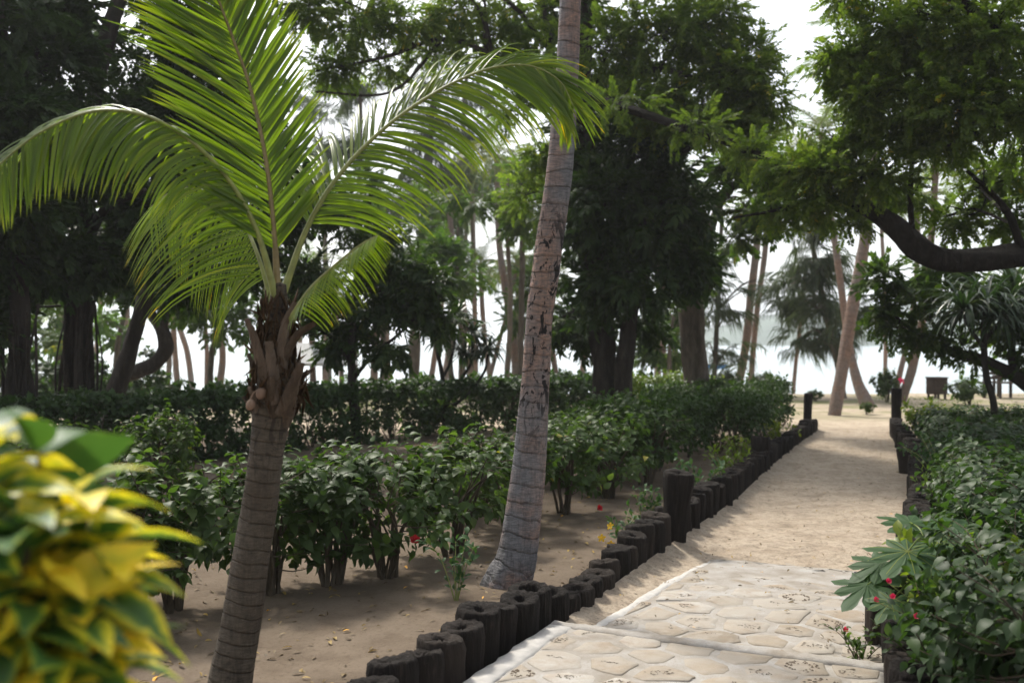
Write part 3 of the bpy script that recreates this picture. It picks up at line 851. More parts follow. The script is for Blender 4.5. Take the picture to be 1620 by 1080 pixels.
# the tall grey palm by the path
rg = rs(6)
TP = [(799, 968, 50), (800, 940, 43), (806, 915, 37.5), (818, 880, 32), (829, 800, 28), (838, 720, 25.5), (847, 600, 22.5), (853, 500, 21), (863, 430, 21.5), (869, 380, 21), (885, 270, 21), (896, 135, 17.5), (902, 0, 17), (909, -160, 16), (922, -400, 14.5), (945, -800, 13), (975, -1130, 12)]
YT = 6.4
base = at(800, 937, YT); base[2] = 0
tp = thing('tall_coconut_palm', 'tall coconut palm with a ringed grey and pinkish trunk leaning beside the path', 'palm tree', base)
pts = catmull([at(x, y, YT) for x, y, _ in TP], 420)
tq = np.linspace(0, len(TP) - 1, 420); wv = np.interp(tq, np.arange(len(TP)), [q[2] * YT / F for q in TP])
mb = MB()
tube(mb, pts, wv, 40, .5, 0, .035, rg, True, lambda v, a: 1 + .020 * (((v * 9.5 + .12 * np.sin(a + v) + .1 * np.sin(2 * a + 3 * v) + .25 * np.sin(v * 2.3)) % 1.0) - .5) + np.where(v < .5, .07 * (1 - v / .5) * np.sin(5 * a + 1.5) + .04 * (1 - v / .5) * np.sin(9 * a), 0) + .008 * np.sin(11 * a + 3 * np.sin(v * 4)))
mb.build('trunk', M['palm'], tp, base)


def palm_crown(mb, rg, n=15, L=2.6, leaf=.55, nl=26, segs=3, w=.045):
    for k in range(n):
        az = k * 2.399 + rg.normal() * .2; el = R(70 - 95 * (k / n) + rg.normal() * 6)
        d = np.array([math.cos(az) * math.cos(el), math.sin(az) * math.cos(el), math.sin(el)])
        p = np.zeros(3); c = [p.copy()]
        ln = L * (.8 + .3 * rg.rand())
        for s_ in range(6):
            p = p + d * ln / 6; c.append(p.copy()); d = nz(d + np.array([0, 0, -.26 - .08 * rg.rand()]))
        nv = nz(np.cross(np.cross(c[3] - c[0], [0, 0, 1.]), c[3] - c[0]) + 1e-6)
        frond(mb, c, nv, nl, leaf, 60, 30, 1.5, w, segs, rg, .14, None, .05, (.03, .006), rsides=4)


mb = MB(); palm_crown(mb, rg, 15, 2.7, .6, 40, 4, .035); V = mb.V
for a in range(len(mb.V)): mb.V[a] = mb.V[a] + pts[-1]
mb.build('crown', [M['bgfrond'], M['rachisg']], tp, base)

CROWNS = []
for k in range(3):
    mb = MB(); palm_crown(mb, rs(60 + k), 16, 2.5, .55, 26, 3, .05); CROWNS.append(mb.mesh('palm_crown', [M['bgfrond'], M['rachisg']]))


def beach_palm(path, label, ci=0, sc=1.0, group=None, mat='palmf', crown=True, Y=None, name='coconut_palm', cat='palm tree'):
    """path: (px, py, half width px) from the foot up; the foot stands on the ground"""
    Y = Y or gy(path[0][1])
    b = at(path[0][0], path[0][1], Y); b[2] = float(gz(b[0], b[1]))
    t_ = thing(name, label, cat, b, group)
    rg = rs(int(path[0][0] * 7 + path[1][0]))
    C = [at(x, y, Y + (i * .25 * math.sin(path[0][0]))) for i, (x, y, _) in enumerate(path)]
    C[0][2] = b[2]; C = [C[0] - [0, 0, .25]] + C
    P = catmull(C, 60); w = [path[0][2] * 1.15] + [q[2] for q in path]
    wv = np.interp(np.linspace(0, len(C) - 1, 60), np.arange(len(C)), np.array(w) * Y / F)
    wv[:10] *= np.linspace(1.35, 1, 10)
    mb = MB(); tube(mb, P, wv, 12, .5, 0, .05, rg, True, lambda v, a: 1 + .05 * (((v * 7) % 1.0) - .5))
    mb.build('trunk', M[mat], t_, b)
    if crown:
        o = bpy.data.objects.new('crown', CROWNS[ci % 3]); COL.objects.link(o); o.parent = t_
        o.location = [float(x) for x in (P[-1] - b)]; o.rotation_euler = (rg.normal() * .1, rg.normal() * .1, rg.rand() * 6); o.scale = (sc,) * 3
    return t_


beach_palm([(1320, 657, 10), (1335, 570, 9.5), (1350, 480, 9.5), (1366, 395, 9), (1380, 290, 8), (1392, 190, 7), (1400, 110, 6.5)], 'stout coconut palm leaning right over the end of the sandy path', 0, 1.0)
beach_palm([(1166, 618, 7.5), (1180, 545, 6.5), (1188, 470, 6.5), (1197, 390, 6), (1202, 310, 5.5), (1206, 250, 5)], 'slim pinkish palm, left of the twin pair that leans right beside the water', 1, .7)
beach_palm([(1187, 616, 5.5), (1191, 560, 4.5), (1199, 480, 4.5), (1210, 400, 4.5), (1215, 320, 4), (1217, 270, 4)], 'thinner orange brown palm, right of the twin pair that leans right beside the water', 2, .7)
beach_palm([(1372, 642, 12), (1357, 605, 8), (1346, 560, 6.5), (1337, 500, 6), (1326, 420, 5.5), (1312, 320, 5), (1300, 215, 4.5)], 'palm with a swollen foot leaning left behind the stout leaning palm', 0, .75)
beach_palm([(1424, 636, 9), (1440, 595, 7), (1453, 540, 6.5), (1463, 480, 6), (1471, 400, 5.5), (1478, 320, 5), (1481, 250, 5)], 'curved palm leaning right behind the tall post at the right path end', 1, .75)
beach_palm([(1416, 628, 5), (1425, 585, 4.5), (1436, 540, 4.2), (1447, 470, 4), (1452, 390, 4), (1452, 320, 4)], 'slender palm in the clump behind the right post, left of the curved one', 2, .6)
beach_palm([(1399, 612, 3.5), (1401, 540, 3.2), (1399, 450, 3), (1394, 350, 3), (1392, 300, 3)], 'very thin upright trunk between the two leaning palms beside the water', 0, .5)
beach_palm([(1041, 616, 6), (1041, 540, 5.2), (1046, 470, 5), (1050, 390, 5), (1052, 300, 4.5)], 'pinkish palm trunk just right of the big dark tree, leftmost of its cluster', 1, .7)
beach_palm([(1056, 616, 5.5), (1050, 560, 4.6), (1046, 500, 4.4), (1040, 430, 4.2), (1036, 350, 4)], 'palm trunk leaning left that crosses its neighbour beside the big dark tree', 2, .6)
beach_palm([(1066, 616, 5), (1068, 545, 4.6), (1075, 470, 4.5), (1079, 400, 4), (1082, 320, 4)], 'straight pinkish palm trunk left of the pollarded trunk', 0, .6)
beach_palm([(1092, 618, 5.5), (1089, 560, 5), (1093, 470, 5), (1097, 400, 4.6), (1103, 320, 4)], 'orange palm trunk partly hidden behind the pollarded trunk', 1, .6)
beach_palm([(1255, 616, 3.2), (1259, 575, 3), (1263, 540, 3), (1269, 480, 2.6), (1275, 420, 2)], 'thin bare leaning stem standing alone beside the water', 0, .4, crown=False)
# trunks seen in the gaps of the grove, left and centre
GV = [((820, 606, 6.5), (812, 540, 6), (800, 460, 5.5), (790, 390, 5), (788, 330, 5), (786, 250, 4.5)), ((753, 608, 4.5), (752, 530, 4), (750, 450, 4), (748, 350, 4), (745, 250, 3.5)),
      ((745, 606, 5), (742, 540, 4.6), (728, 450, 4.4), (716, 380, 4), (708, 300, 4)), ((700, 600, 6), (722, 470, 4), (735, 400, 3.5), (738, 330, 3)),
      ((678, 603, 5), (688, 560, 4.4), (697, 500, 4), (702, 420, 4), (710, 330, 3.5)), ((885, 608, 5.5), (876, 570, 4.6), (871, 520, 4.2), (868, 440, 4)),
      ((917, 608, 5), (924, 560, 4.4), (930, 480, 4), (934, 400, 4)), ((780, 607, 5), (770, 560, 4.2), (764, 500, 4), (760, 420, 4)),
      ((768, 600, 4), (790, 540, 3.4), (806, 480, 3.2), (818, 420, 3)), ((610, 602, 9), (609, 560, 8), (608, 500, 7.5), (612, 400, 7)), ((591, 602, 6.5), (593, 560, 6), (594, 500, 5.5), (590, 420, 5)),
      ((496, 598, 5.5), (494, 550, 5), (493, 500, 5), (492, 420, 4.5)), ((514, 598, 4.5), (514, 550, 4.5), (515, 480, 4.2)), ((345, 604, 6), (352, 570, 5.5), (349, 520, 5), (345, 440, 5)),
      ((305, 596, 5), (297, 560, 4.5), (285, 520, 4.5), (275, 470, 4), (262, 400, 4)), ((282, 597, 5), (277, 560, 4.5), (274, 510, 4.5), (272, 440, 4)), ((265, 600, 4), (268, 560, 4), (265, 520, 4), (258, 450, 3.5)),
      ((210, 596, 6), (205, 560, 5.5), (202, 520, 5), (198, 440, 5)), ((326, 594, 3.5), (327, 560, 3.5), (325, 520, 3.5), (320, 440, 3.5)), ((84, 594, 4), (90, 560, 4), (94, 500, 4)), ((148, 596, 4), (152, 560, 4), (158, 500, 4), (160, 430, 4)), ((395, 602, 4), (400, 570, 4), (408, 530, 4), (420, 450, 4)),
      ((845, 606, 4), (850, 560, 4), (852, 480, 4)), ((950, 606, 5), (948, 560, 5), (940, 500, 4)), ((540, 598, 3.5), (538, 550, 3.5), (530, 470, 3)), ((470, 596, 4), (474, 550, 4), (480, 480, 4))]
for k, g in enumerate(GV):
    beach_palm(list(g), 'slender pale trunk among the distant grove behind the long back hedge', k, .62, 'slender trunks of the distant grove', 'palmf', True, 31 + (k * 7 % 11))


# ------------------------------------------------------------------ broadleaf trees
def tree(name, label, cat, base, limbs, blobs, leaf='dark', bark='bark', sprays=SPRAYS, size=.34, seed=1, group=None, extra=None, off=0.0, sides=12, clump=.34, dens=.62):
    """limbs: lists of (px, py, Y, half width px); blobs: (px, py, Y, rx px, ry px, n sprays)"""
    rg = rs(seed)
    b = np.array([base[0], base[1], float(gz(base[0], base[1])) if len(base) < 3 else base[2]])
    t_ = thing(name, label, cat, b, group)
    mb = MB(); nodes = []
    for k, l in enumerate(limbs):
        C = [at(q[0], q[1], q[2]) for q in l]
        if k == 0 or abs(C[0][2] - b[2]) < .35:
            C[0][2] = min(C[0][2], b[2] - .15)
        n = 26 + 6 * len(l); P = catmull(C, n)
        w = np.interp(np.linspace(0, len(l) - 1, n), np.arange(len(l)), [q[3] * q[2] / F for q in l])
        if k == 0: w[:6] *= np.linspace(1.4, 1.0, 6)
        tube(mb, P, w, sides, .5, 0, .19, rg)
        nodes += [(p, r_) for p, r_ in zip(P, w)]
    if extra is not None: extra(mb, rg)
    NP = np.array([q[0] for q in nodes]); NR = np.array([q[1] for q in nodes])
    cm = MB()
    for (px, py, Y, rx, ry, n) in blobs:
        c = at(px, py, Y); n = int(n * dens); rad = np.maximum(np.array([rx * Y / F, (rx + ry) * .5 * Y / F, ry * Y / F]) - size * .45, .12)
        d = np.linalg.norm(NP - c, axis=1) + np.where(NP[:, 2] > c[2] + rad[2], 1.5, 0)
        i = int(np.argmin(d)); a = NP[i]
        mid = (a + c) / 2 + rg.normal(size=3) * .10 * np.linalg.norm(c - a) + np.array([0, 0, .08 * np.linalg.norm(c - a)])
        r0 = min(NR[i] * .5, .012 + .02 * np.linalg.norm(c - a))
        bp = catmull([a, mid, c], 12)
        tube(mb, bp, np.linspace(r0, r0 * .45, 12), 6)
        K = max(4, int(n / 14))
        cl = c + rdir(rg, K) * (rg.rand(K, 1) ** .45) * rad
        for q in cl:
            s_ = bp[rg.randint(4, 12)]; m_ = (s_ + q) / 2 + rg.normal(size=3) * .12 + [0, 0, .06]
            tube(mb, catmull([s_, m_, q], 6), np.linspace(r0 * .35 + .003, .004, 6), 4, cap=False)
        w = rg.randint(0, K, n)
        ex = rdir(rg, n) * (rg.rand(n, 1) ** .5)
        P = cl[w] + ex * rad * clump * np.array([1.15, 1.15, .6])
        D = nz(ex + .5 * nz((P - c) / rad) + np.array([0, 0, -.15]) + .3 * rg.normal(size=(n, 3)))
        N = np.array([0, 0, 1.0]) + .45 * rg.normal(size=(n, 3))
        tone = rg.normal(size=K) * .09
        rn = np.clip(.45 + tone[w] + .08 * rg.normal(size=n), .05, .9)
        S = size * (.7 + .6 * rg.rand(n))
        for k in range(len(sprays)):
            m_ = np.arange(n) % len(sprays) == k
            if m_.any(): scatter(cm, sprays[k], P[m_], D[m_], N[m_], S[m_], rn[m_])
    mb.build('trunk', M[bark], t_, b)
    if cm.n: cm.build('crown', M[leaf], t_, b)
    return t_


def roots(px0, px1, y0, y1, Y, n):
    def f(mb, rg):
        for k in range(n):
            x = px0 + (px1 - px0) * rg.rand(); a = at(x + rg.normal() * 4, y0 + 60 * rg.rand(), Y - .1 + .3 * rg.normal()); e = at(x + rg.normal() * 14, y1, Y - .2 + .3 * rg.normal()); e[2] = -.1
            m_ = (a + e) / 2 + rg.normal(size=3) * .06
            tube(mb, catmull([a, m_, e], 14), .012 + .03 * rg.rand() ** 2, 5, wob=.2, rg=rg)
    return f


tree('banyan_tree', 'broad dark tree with hanging aerial roots, second trunk from the left edge', 'tree', at(122, 720, 14)[:2],
     [[(122, 730, 14, 19), (121, 640, 14, 16), (124, 560, 14, 14.5), (126, 470, 14, 14), (136, 330, 14, 14), (152, 130, 14.2, 13), (188, 0, 14.5, 12), (240, -170, 15, 9)],
      [(130, 400, 14, 11), (80, 260, 13.6, 8), (20, 130, 13, 5)], [(128, 440, 14, 9), (160, 340, 13.4, 7), (230, 300, 13, 4)], [(152, 130, 14.2, 8), (128, 60, 13.8, 6), (90, -20, 13.5, 4)],
      [(106, 730, 14, 6), (108, 600, 13.9, 4), (118, 470, 13.9, 4)], [(144, 730, 13.8, 5), (138, 620, 13.8, 4), (132, 500, 13.8, 4)]],
     [(60, 110, 13, 95, 100, 520), (45, 270, 12.6, 90, 80, 480), (120, 250, 13, 80, 70, 420), (75, 400, 13, 85, 65, 420), (165, 400, 13.5, 55, 50, 260), (95, 20, 13.4, 50, 70, 260), (10, -60, 13, 120, 80, 300), (240, -150, 15, 120, 90, 350), (110, -160, 14, 120, 80, 350), (0, 470, 13, 50, 50, 160), (225, 330, 13.6, 60, 45, 240), (170, 260, 13.4, 50, 50, 220), (215, 420, 14, 40, 50, 160)],
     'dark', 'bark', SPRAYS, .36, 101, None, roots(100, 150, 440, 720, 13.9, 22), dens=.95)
tree('leaning_tree', 'dark tree with a smooth trunk leaning far right before the bent tree', 'tree', at(166, 708, 15)[:2],
     [[(164, 715, 15, 17), (178, 640, 15, 15), (198, 575, 15, 13.5), (222, 490, 15, 12.5), (246, 410, 15, 11.5), (282, 310, 15, 10), (320, 190, 15, 8), (350, 70, 15, 6), (370, -60, 15, 4)], [(282, 310, 15, 6), (330, 270, 15.3, 5), (390, 240, 15.6, 3)]],
     [(270, 190, 15, 55, 60, 320), (330, 330, 15.2, 70, 55, 380), (265, 350, 15.4, 60, 55, 320), (370, 170, 15, 80, 70, 420), (300, 70, 15, 60, 60, 280), (290, 440, 15.3, 50, 45, 240), (400, 400, 15.6, 50, 60, 260), (230, 440, 15.8, 40, 40, 150), (420, 260, 15.6, 60, 60, 280), (380, -80, 15, 120, 80, 320), (350, 40, 15, 40, 60, 170), (465, 330, 15.8, 50, 60, 240), (330, 200, 15.8, 60, 60, 260), (225, 270, 15.4, 50, 60, 220), (240, 110, 15.6, 50, 70, 280), (205, 190, 15.4, 40, 40, 160), (262, 20, 15.6, 50, 50, 190), (170, 60, 15.4, 22, 30, 50), (300, 270, 15.6, 60, 50, 240)],
     'dark', 'bark', SPRAYS, .36, 102, dens=.95)
tree('dark_tree', 'dark leafy tree at the far left edge with a thick rooted trunk', 'tree', at(22, 745, 12.3)[:2],
     [[(22, 750, 12.3, 20), (28, 640, 12.3, 16), (32, 520, 12.3, 14), (24, 360, 12.3, 14), (10, 180, 12.3, 14), (-10, -40, 12.3, 10)], [(48, 745, 12.2, 9), (42, 620, 12.2, 6), (36, 500, 12.2, 5)]],
     [(-20, 200, 12, 90, 100, 420), (-40, 380, 12, 80, 80, 300), (30, 330, 11.8, 60, 60, 240), (-30, 20, 12, 120, 100, 350), (20, 180, 11.8, 60, 70, 260), (-60, 520, 12, 60, 60, 150)],
     'dark', 'bark', SPRAYS, .34, 103, None, roots(0, 62, 480, 745, 12.2, 16), dens=.95)
tree('bent_tree', 'tree whose trunk lies low and bends up in a hook beside the leaning tree', 'tree', at(185, 672, 19)[:2],
     [[(172, 672, 19, 11), (192, 604, 19, 11), (222, 586, 19, 10.5), (246, 575, 19, 11), (263, 550, 19, 10.5), (257, 522, 19, 9), (239, 494, 19, 7.5), (226, 455, 19, 8), (236, 390, 19, 6), (250, 320, 19, 4)], [(257, 525, 19, 7), (262, 470, 19, 6), (254, 400, 19, 4.5), (262, 340, 19, 3)]],
     [(235, 400, 19, 45, 40, 220), (280, 350, 19.5, 50, 45, 240), (200, 350, 19.5, 45, 45, 220), (300, 470, 19.5, 34, 24, 120), (160, 330, 19.8, 60, 60, 260), (320, 430, 19.8, 50, 40, 200), (120, 420, 20, 60, 60, 240), (60, 450, 20, 60, 60, 240), (190, 450, 19.6, 40, 35, 150)], 'mid', 'bark', SPRAYS, .36, 104)
# thin tree with a round dark crown behind the young palm
tree('small_tree', 'small dark leafed tree with one thin straight trunk between the two hedges', 'tree', at(563, 706, 15.2)[:2],
     [[(563, 712, 15.2, 7.5), (560, 640, 15.2, 6.5), (556, 560, 15.2, 6), (562, 480, 15.2, 5), (574, 390, 15.2, 4), (588, 300, 15.2, 2.5)], [(558, 600, 15.2, 3.5), (590, 562, 15, 3), (640, 520, 14.9, 2.4), (690, 460, 14.8, 1.6)], [(558, 580, 15.2, 3), (530, 540, 15.2, 2), (500, 520, 15.2, 1.4)]],
     [(540, 505, 15.2, 55, 40, 200), (600, 470, 15.1, 55, 45, 220), (650, 490, 14.9, 40, 45, 170), (585, 400, 15.2, 55, 45, 200), (520, 540, 15.2, 45, 22, 110), (690, 450, 14.8, 36, 34, 120), (625, 545, 15, 45, 18, 80), (560, 340, 15.2, 45, 45, 150), (650, 420, 14.9, 40, 35, 130), (700, 500, 14.8, 22, 28, 60), (500, 440, 15.4, 45, 45, 150)],
     'dark', 'bark', SPRAYS_DARK, .30, 105)
# the big dark tree in the middle
tree('mango_tree', 'big dark tree with two trunks and dense crown, right of the tall palm', 'tree', at(968, 700, 17)[:2],
     [[(956, 705, 17, 24), (957, 640, 17, 20), (955, 560, 17, 19), (951, 480, 17, 18), (942, 380, 17, 20), (930, 270, 17, 17), (922, 150, 17, 13), (930, 20, 17, 10), (940, -150, 17, 6)],
      [(984, 705, 16.9, 19), (984, 640, 16.8, 15), (988, 570, 16.7, 14), (1000, 480, 16.6, 13), (1016, 390, 16.5, 13), (1030, 270, 16.4, 11), (1072, 130, 16.4, 9), (1086, 0, 16.4, 8), (1095, -130, 16.4, 5)],
      [(1060, 170, 16.4, 6), (1110, 120, 16.2, 5), (1180, 110, 16, 3)], [(1030, 270, 16.4, 6), (1100, 230, 16.2, 5), (1190, 190, 16, 3)]],
     [(960, 330, 16.4, 80, 85, 620), (1045, 330, 16.2, 80, 90, 680), (1085, 420, 16.3, 50, 42, 300), (1010, 430, 16.2, 70, 55, 300), (940, 450, 16.8, 60, 60, 190), (1000, 250, 16.4, 100, 60, 520), (920, 210, 17, 60, 50, 280), (890, 500, 17.4, 36, 34, 90), (905, 535, 17.4, 40, 24, 90), (950, 520, 17.6, 45, 40, 60), (1005, 505, 17, 45, 36, 90),
      (980, 130, 17, 70, 60, 200), (1060, 190, 16.6, 60, 50, 200),
      (900, 20, 17, 60, 60, 230),
      (940, -120, 17, 160, 80, 260), (1100, -100, 16.4, 120, 70, 180)],
     'dark', 'bark', SPRAYS_DARK, .36, 106, None, None, 0, 16, .34, .58)
tree('feathery_tree', 'feathery tree with long thin branches reaching left, its trunk hidden by the tall palm', 'tree', at(846, 690, 18)[:2],
     [[(846, 700, 18, 10), (852, 600, 18, 9), (862, 450, 18, 8.5), (874, 300, 17.6, 8), (880, 180, 17, 8), (872, 80, 16.6, 7), (850, -20, 16.4, 6), (830, -140, 16.2, 4)],
      [(880, 170, 17, 6), (780, 90, 16, 4.5), (700, 62, 15.8, 3.6), (610, 90, 15.5, 2.8), (500, 112, 15.3, 1.8)], [(770, 84, 16, 4), (760, 20, 15.8, 3), (700, -40, 15.5, 2)], [(870, 80, 16.6, 4), (800, 0, 16, 3.4), (700, -50, 15.6, 2.4)],
      [(700, 62, 15.8, 3), (620, 145, 15.5, 2.2), (500, 146, 15.3, 1.6)], [(878, 200, 17, 6), (940, 130, 16, 5), (1040, 110, 15.5, 4.2), (1120, 130, 15.3, 3.2), (1200, 150, 15.2, 1.8)], [(1040, 110, 15.5, 3), (1080, 60, 15.4, 2.4), (1140, 20, 15.4, 1.6)], [(660, 74, 15.7, 2.6), (600, 30, 15.5, 2), (520, -10, 15.3, 1.4)], [(780, 90, 16, 3), (772, 50, 15.9, 2.4), (765, -10, 15.8, 1.8)]],
     [(850, 100, 16.4, 50, 45, 150), (800, 20, 16.2, 80, 45, 240), (720, 20, 16, 70, 45, 210), (640, 30, 15.6, 70, 40, 220), (560, 40, 15.4, 70, 45, 210), (490, 15, 15.4, 55, 40, 170), (600, 100, 15.5, 60, 20, 90), (520, 110, 15.4, 50, 26, 100), (690, 90, 15.8, 60, 22, 80), (820, 170, 16.4, 45, 30, 90), (850, 240, 17, 40, 40, 130), (830, 310, 17.4, 40, 40, 110),
      (760, -90, 16, 140, 70, 300), (560, -80, 15.5, 120, 70, 220), (780, 60, 16.2, 70, 36, 130),
      (960, 80, 15.6, 70, 60, 300), (1040, 50, 15.4, 80, 65, 380), (1110, 50, 15.4, 60, 65, 320), (1150, 130, 15.2, 70, 55, 380), (1200, 160, 15.2, 55, 42, 260), (1110, 190, 15.3, 80, 50, 380), (1040, 160, 15.4, 70, 50, 320), (1180, 95, 15.2, 50, 40, 210), (1150, 20, 15.4, 36, 45, 140), (1040, -70, 15.4, 120, 50, 200), (1195, 215, 15.3, 45, 30, 140)], 'canopy', 'bark', SPRAYS_PIN, .34, 116, None, None, 0, 12, .42, .8)
tree('pollarded_tree', 'stubby thick grey brown trunk cut short with new limbs, standing in the clipped hedge', 'tree', at(1108, 668, 19)[:2],
     [[(1110, 672, 19, 24), (1106, 610, 19, 20.5), (1100, 555, 19, 20), (1095, 505, 19, 22), (1091, 470, 19, 22), (1090, 455, 19, 16)], [(1098, 480, 19, 11), (1106, 430, 19, 8), (1122, 370, 18.7, 7), (1142, 320, 18.3, 6), (1180, 280, 17.8, 5), (1250, 262, 17, 3)], [(1086, 470, 19, 9), (1078, 420, 19, 6), (1090, 350, 19, 4)], [(1142, 320, 18.3, 4), (1110, 300, 18, 3.4), (1090, 270, 18, 2)]],
     [(1180, 330, 18.4, 50, 28, 170), (1230, 345, 18, 40, 22, 110), (1150, 270, 18.2, 50, 36, 200), (1240, 275, 17.4, 50, 30, 170), (1090, 420, 19.2, 40, 40, 160), (1150, 380, 18.6, 36, 18, 80)], 'mid', 'barkg', SPRAYS, .38, 107, None, None, 0, 18)
# the spreading tree on the right whose limb sweeps over the path
tree('spreading_tree', 'huge spreading tree whose thick dark limb sweeps in from the right over the path', 'tree', (8.6, 12.0),
     [[(1940, 760, 12, 62), (1930, 620, 12, 52), (1890, 500, 12, 40), (1800, 430, 12, 30), (1700, 405, 12, 24), (1620, 403, 12, 20), (1545, 411, 12, 19), (1490, 408, 12, 19), (1452, 388, 12, 18.5), (1415, 354, 12, 15), (1370, 328, 12.1, 11), (1300, 308, 12.3, 8.5), (1230, 262, 12.6, 7.5), (1160, 226, 13, 7.5), (1060, 194, 13.4, 7), (930, 152, 14, 6), (850, 130, 14.4, 4)],
      [(1446, 384, 12, 5), (1440, 320, 11.9, 4.2), (1444, 200, 11.8, 3.6), (1432, 90, 11.7, 3), (1420, -40, 11.6, 2.4)], [(1900, 520, 12, 30), (1800, 250, 11.8, 20), (1680, 110, 11.5, 14), (1540, 20, 11.2, 9), (1420, -60, 11, 5)], [(1680, 110, 11.5, 8), (1590, 190, 11.3, 5), (1500, 230, 11.2, 3)], [(1800, 250, 11.8, 12), (1720, -60, 11.6, 8), (1600, -160, 11.4, 5)],
      [(1370, 328, 12.1, 5), (1330, 270, 12, 4), (1280, 250, 12, 2.5)], [(1300, 308, 12.3, 4), (1240, 330, 12.4, 3), (1160, 345, 12.6, 1.6)], [(1620, 403, 12, 8), (1590, 330, 11.8, 5), (1530, 270, 11.6, 3)]],
     [(1400, 70, 11.6, 75, 65, 420), (1480, 40, 11.4, 80, 70, 460), (1570, 70, 11.2, 80, 80, 480), (1620, 180, 11.2, 70, 80, 420), (1530, 170, 11.2, 75, 60, 400), (1440, 150, 11.4, 65, 60, 340), (1370, 150, 11.6, 50, 55, 240), (1330, 95, 11.7, 42, 45, 190), (1400, 215, 11.8, 50, 40, 200), (1490, 225, 11.4, 55, 40, 200), (1580, 280, 12.9, 60, 45, 280), (1610, 340, 12.9, 45, 40, 180), (1350, -20, 11.6, 40, 40, 110),
      (1250, 265, 12.4, 55, 28, 200), (1320, 268, 11.9, 55, 34, 240), (1390, 285, 11.8, 50, 30, 200), (1290, 318, 12.1, 55, 24, 200), (1340, 345, 12.9, 36, 20, 90), (1220, 320, 12.5, 45, 18, 110), (1440, 315, 12.9, 40, 32, 130), (1510, 340, 12.9, 45, 28, 140), (1190, 235, 12.9, 40, 24, 100), (1080, 200, 13.2, 60, 22, 55), (980, 160, 13.8, 60, 22, 45), (1330, 215, 11.9, 40, 26, 110),
      (1450, -110, 11.2, 110, 60, 130), (1620, -80, 11.3, 120, 80, 150), (1720, 250, 11.8, 90, 110, 200), (1760, 30, 11.6, 100, 100, 150), (1820, 420, 12, 80, 90, 160)],
     'canopy', 'barkd', SPRAYS_PIN, .30, 108, None, None, 0, 16, .6, .72)
tree('arching_tree', 'small tree on the right with a dark thin trunk arching left over the hedge', 'tree', at(1720, 708, 15)[:2],
     [[(1720, 712, 15, 15), (1680, 660, 15, 13), (1640, 622, 15, 12), (1604, 595, 15, 10.5), (1556, 571, 15, 8.5), (1505, 556, 15, 7), (1462, 540, 15, 5.5), (1420, 505, 15, 4), (1395, 470, 15, 2.5)], [(1604, 595, 15, 6), (1600, 540, 15, 5), (1612, 470, 15, 3.5)], [(1505, 556, 15, 4), (1470, 500, 15, 3), (1450, 440, 15, 2)]],
     [(1440, 475, 15, 48, 36, 200), (1400, 440, 15, 36, 34, 130), (1480, 430, 15, 50, 34, 190), (1420, 520, 15, 40, 22, 110), (1475, 530, 15, 40, 20, 110), (1610, 520, 15, 50, 50, 220), (1530, 555, 15, 40, 16, 70), (1385, 490, 15, 28, 26, 80), (1600, 450, 15.2, 50, 40, 170), (1640, 560, 14.8, 40, 40, 120), (1540, 460, 15.2, 40, 30, 100)],
     'mid', 'bark', SPRAYS, .30, 109)

# ------------------------------------------------------------------ casuarinas: drooping needle sprays
def casuarina(label, path, blobs, Y, seed, group=None, leaf='casu', size=.9, name='casuarina_tree'):
    rg = rs(seed); b = at(path[0][0], path[0][1], Y); b[2] = float(gz(b[0], b[1]))
    t_ = thing(name, label, 'tree', b, group); mb = MB(); cm = MB()
    C = [at(x, y, Y) for x, y, _ in path]; C[0][2] = b[2] - .2
    P = catmull(C, 50); w = np.interp(np.linspace(0, len(C) - 1, 50), np.arange(len(C)), [q[2] * Y / F for q in path])
    tube(mb, P, w, 10, .5, 0, .08, rg)
    for px, py, rx, ry, n in blobs:
        c = at(px, py, Y + rg.normal() * .6); rad = np.array([rx, (rx + ry) / 2, ry]) * Y / F
        a = P[int(np.argmin(np.linalg.norm(P - c - np.array([0, 0, -.4]), axis=1)))]
        n = int(n * (.30 if Y < 31 else .36)); K = max(3, n // 6)
        for k in range(K):
            e = c + rdir(rg, 1)[0] * rad * (.4 + .6 * rg.rand())
            br = catmull([a, (a + e) / 2 + [0, 0, .35], e], 10); tube(mb, br, np.linspace(.03, .006, 10), 5)
            m_ = n // K + 1; q = br[rg.randint(3, 10, m_)] + rg.normal(size=(m_, 3)) * .12
            d = nz(np.cross(rg.normal(size=(m_, 3)), [0, 0, 1.0]) + (e - a) * .4)
            scatter(cm, NEEDLES[k % 3], q, d, np.array([0, 0, 1.0]) + .25 * rg.normal(size=(m_, 3)), size * (.6 + .7 * rg.rand(m_)), .4 + .15 * rg.normal(size=m_))
    mb.build('trunk', M['barkg'], t_, b)
    cm.build('crown', M[leaf], t_, b)
    return t_


casuarina('dark drooping casuarina with a thin trunk leaning left, beside the stout leaning palm', [(1336, 640, 6), (1326, 580, 5), (1310, 510, 5), (1296, 440, 4.5), (1284, 380, 4), (1278, 330, 3)],
          [(1285, 430, 45, 40, 150), (1250, 490, 40, 36, 140), (1310, 490, 40, 30, 110), (1235, 450, 25, 30, 70), (1275, 540, 40, 26, 90), (1365, 490, 30, 25, 60), (1320, 540, 30, 22, 60), (1285, 370, 36, 30, 80)], 28, 201)
casuarina('sparse casuarina with hanging wisps of needles left of the twin palms', [(1128, 622, 4), (1132, 560, 4), (1136, 480, 3.6), (1140, 400, 3), (1142, 330, 3)],
          [(1150, 505, 34, 34, 46), (1120, 470, 28, 30, 36), (1168, 560, 22, 30, 36), (1130, 555, 26, 25, 30), (1140, 420, 30, 30, 36), (1225, 470, 20, 36, 22), (1175, 400, 30, 26, 26)], 30, 202)
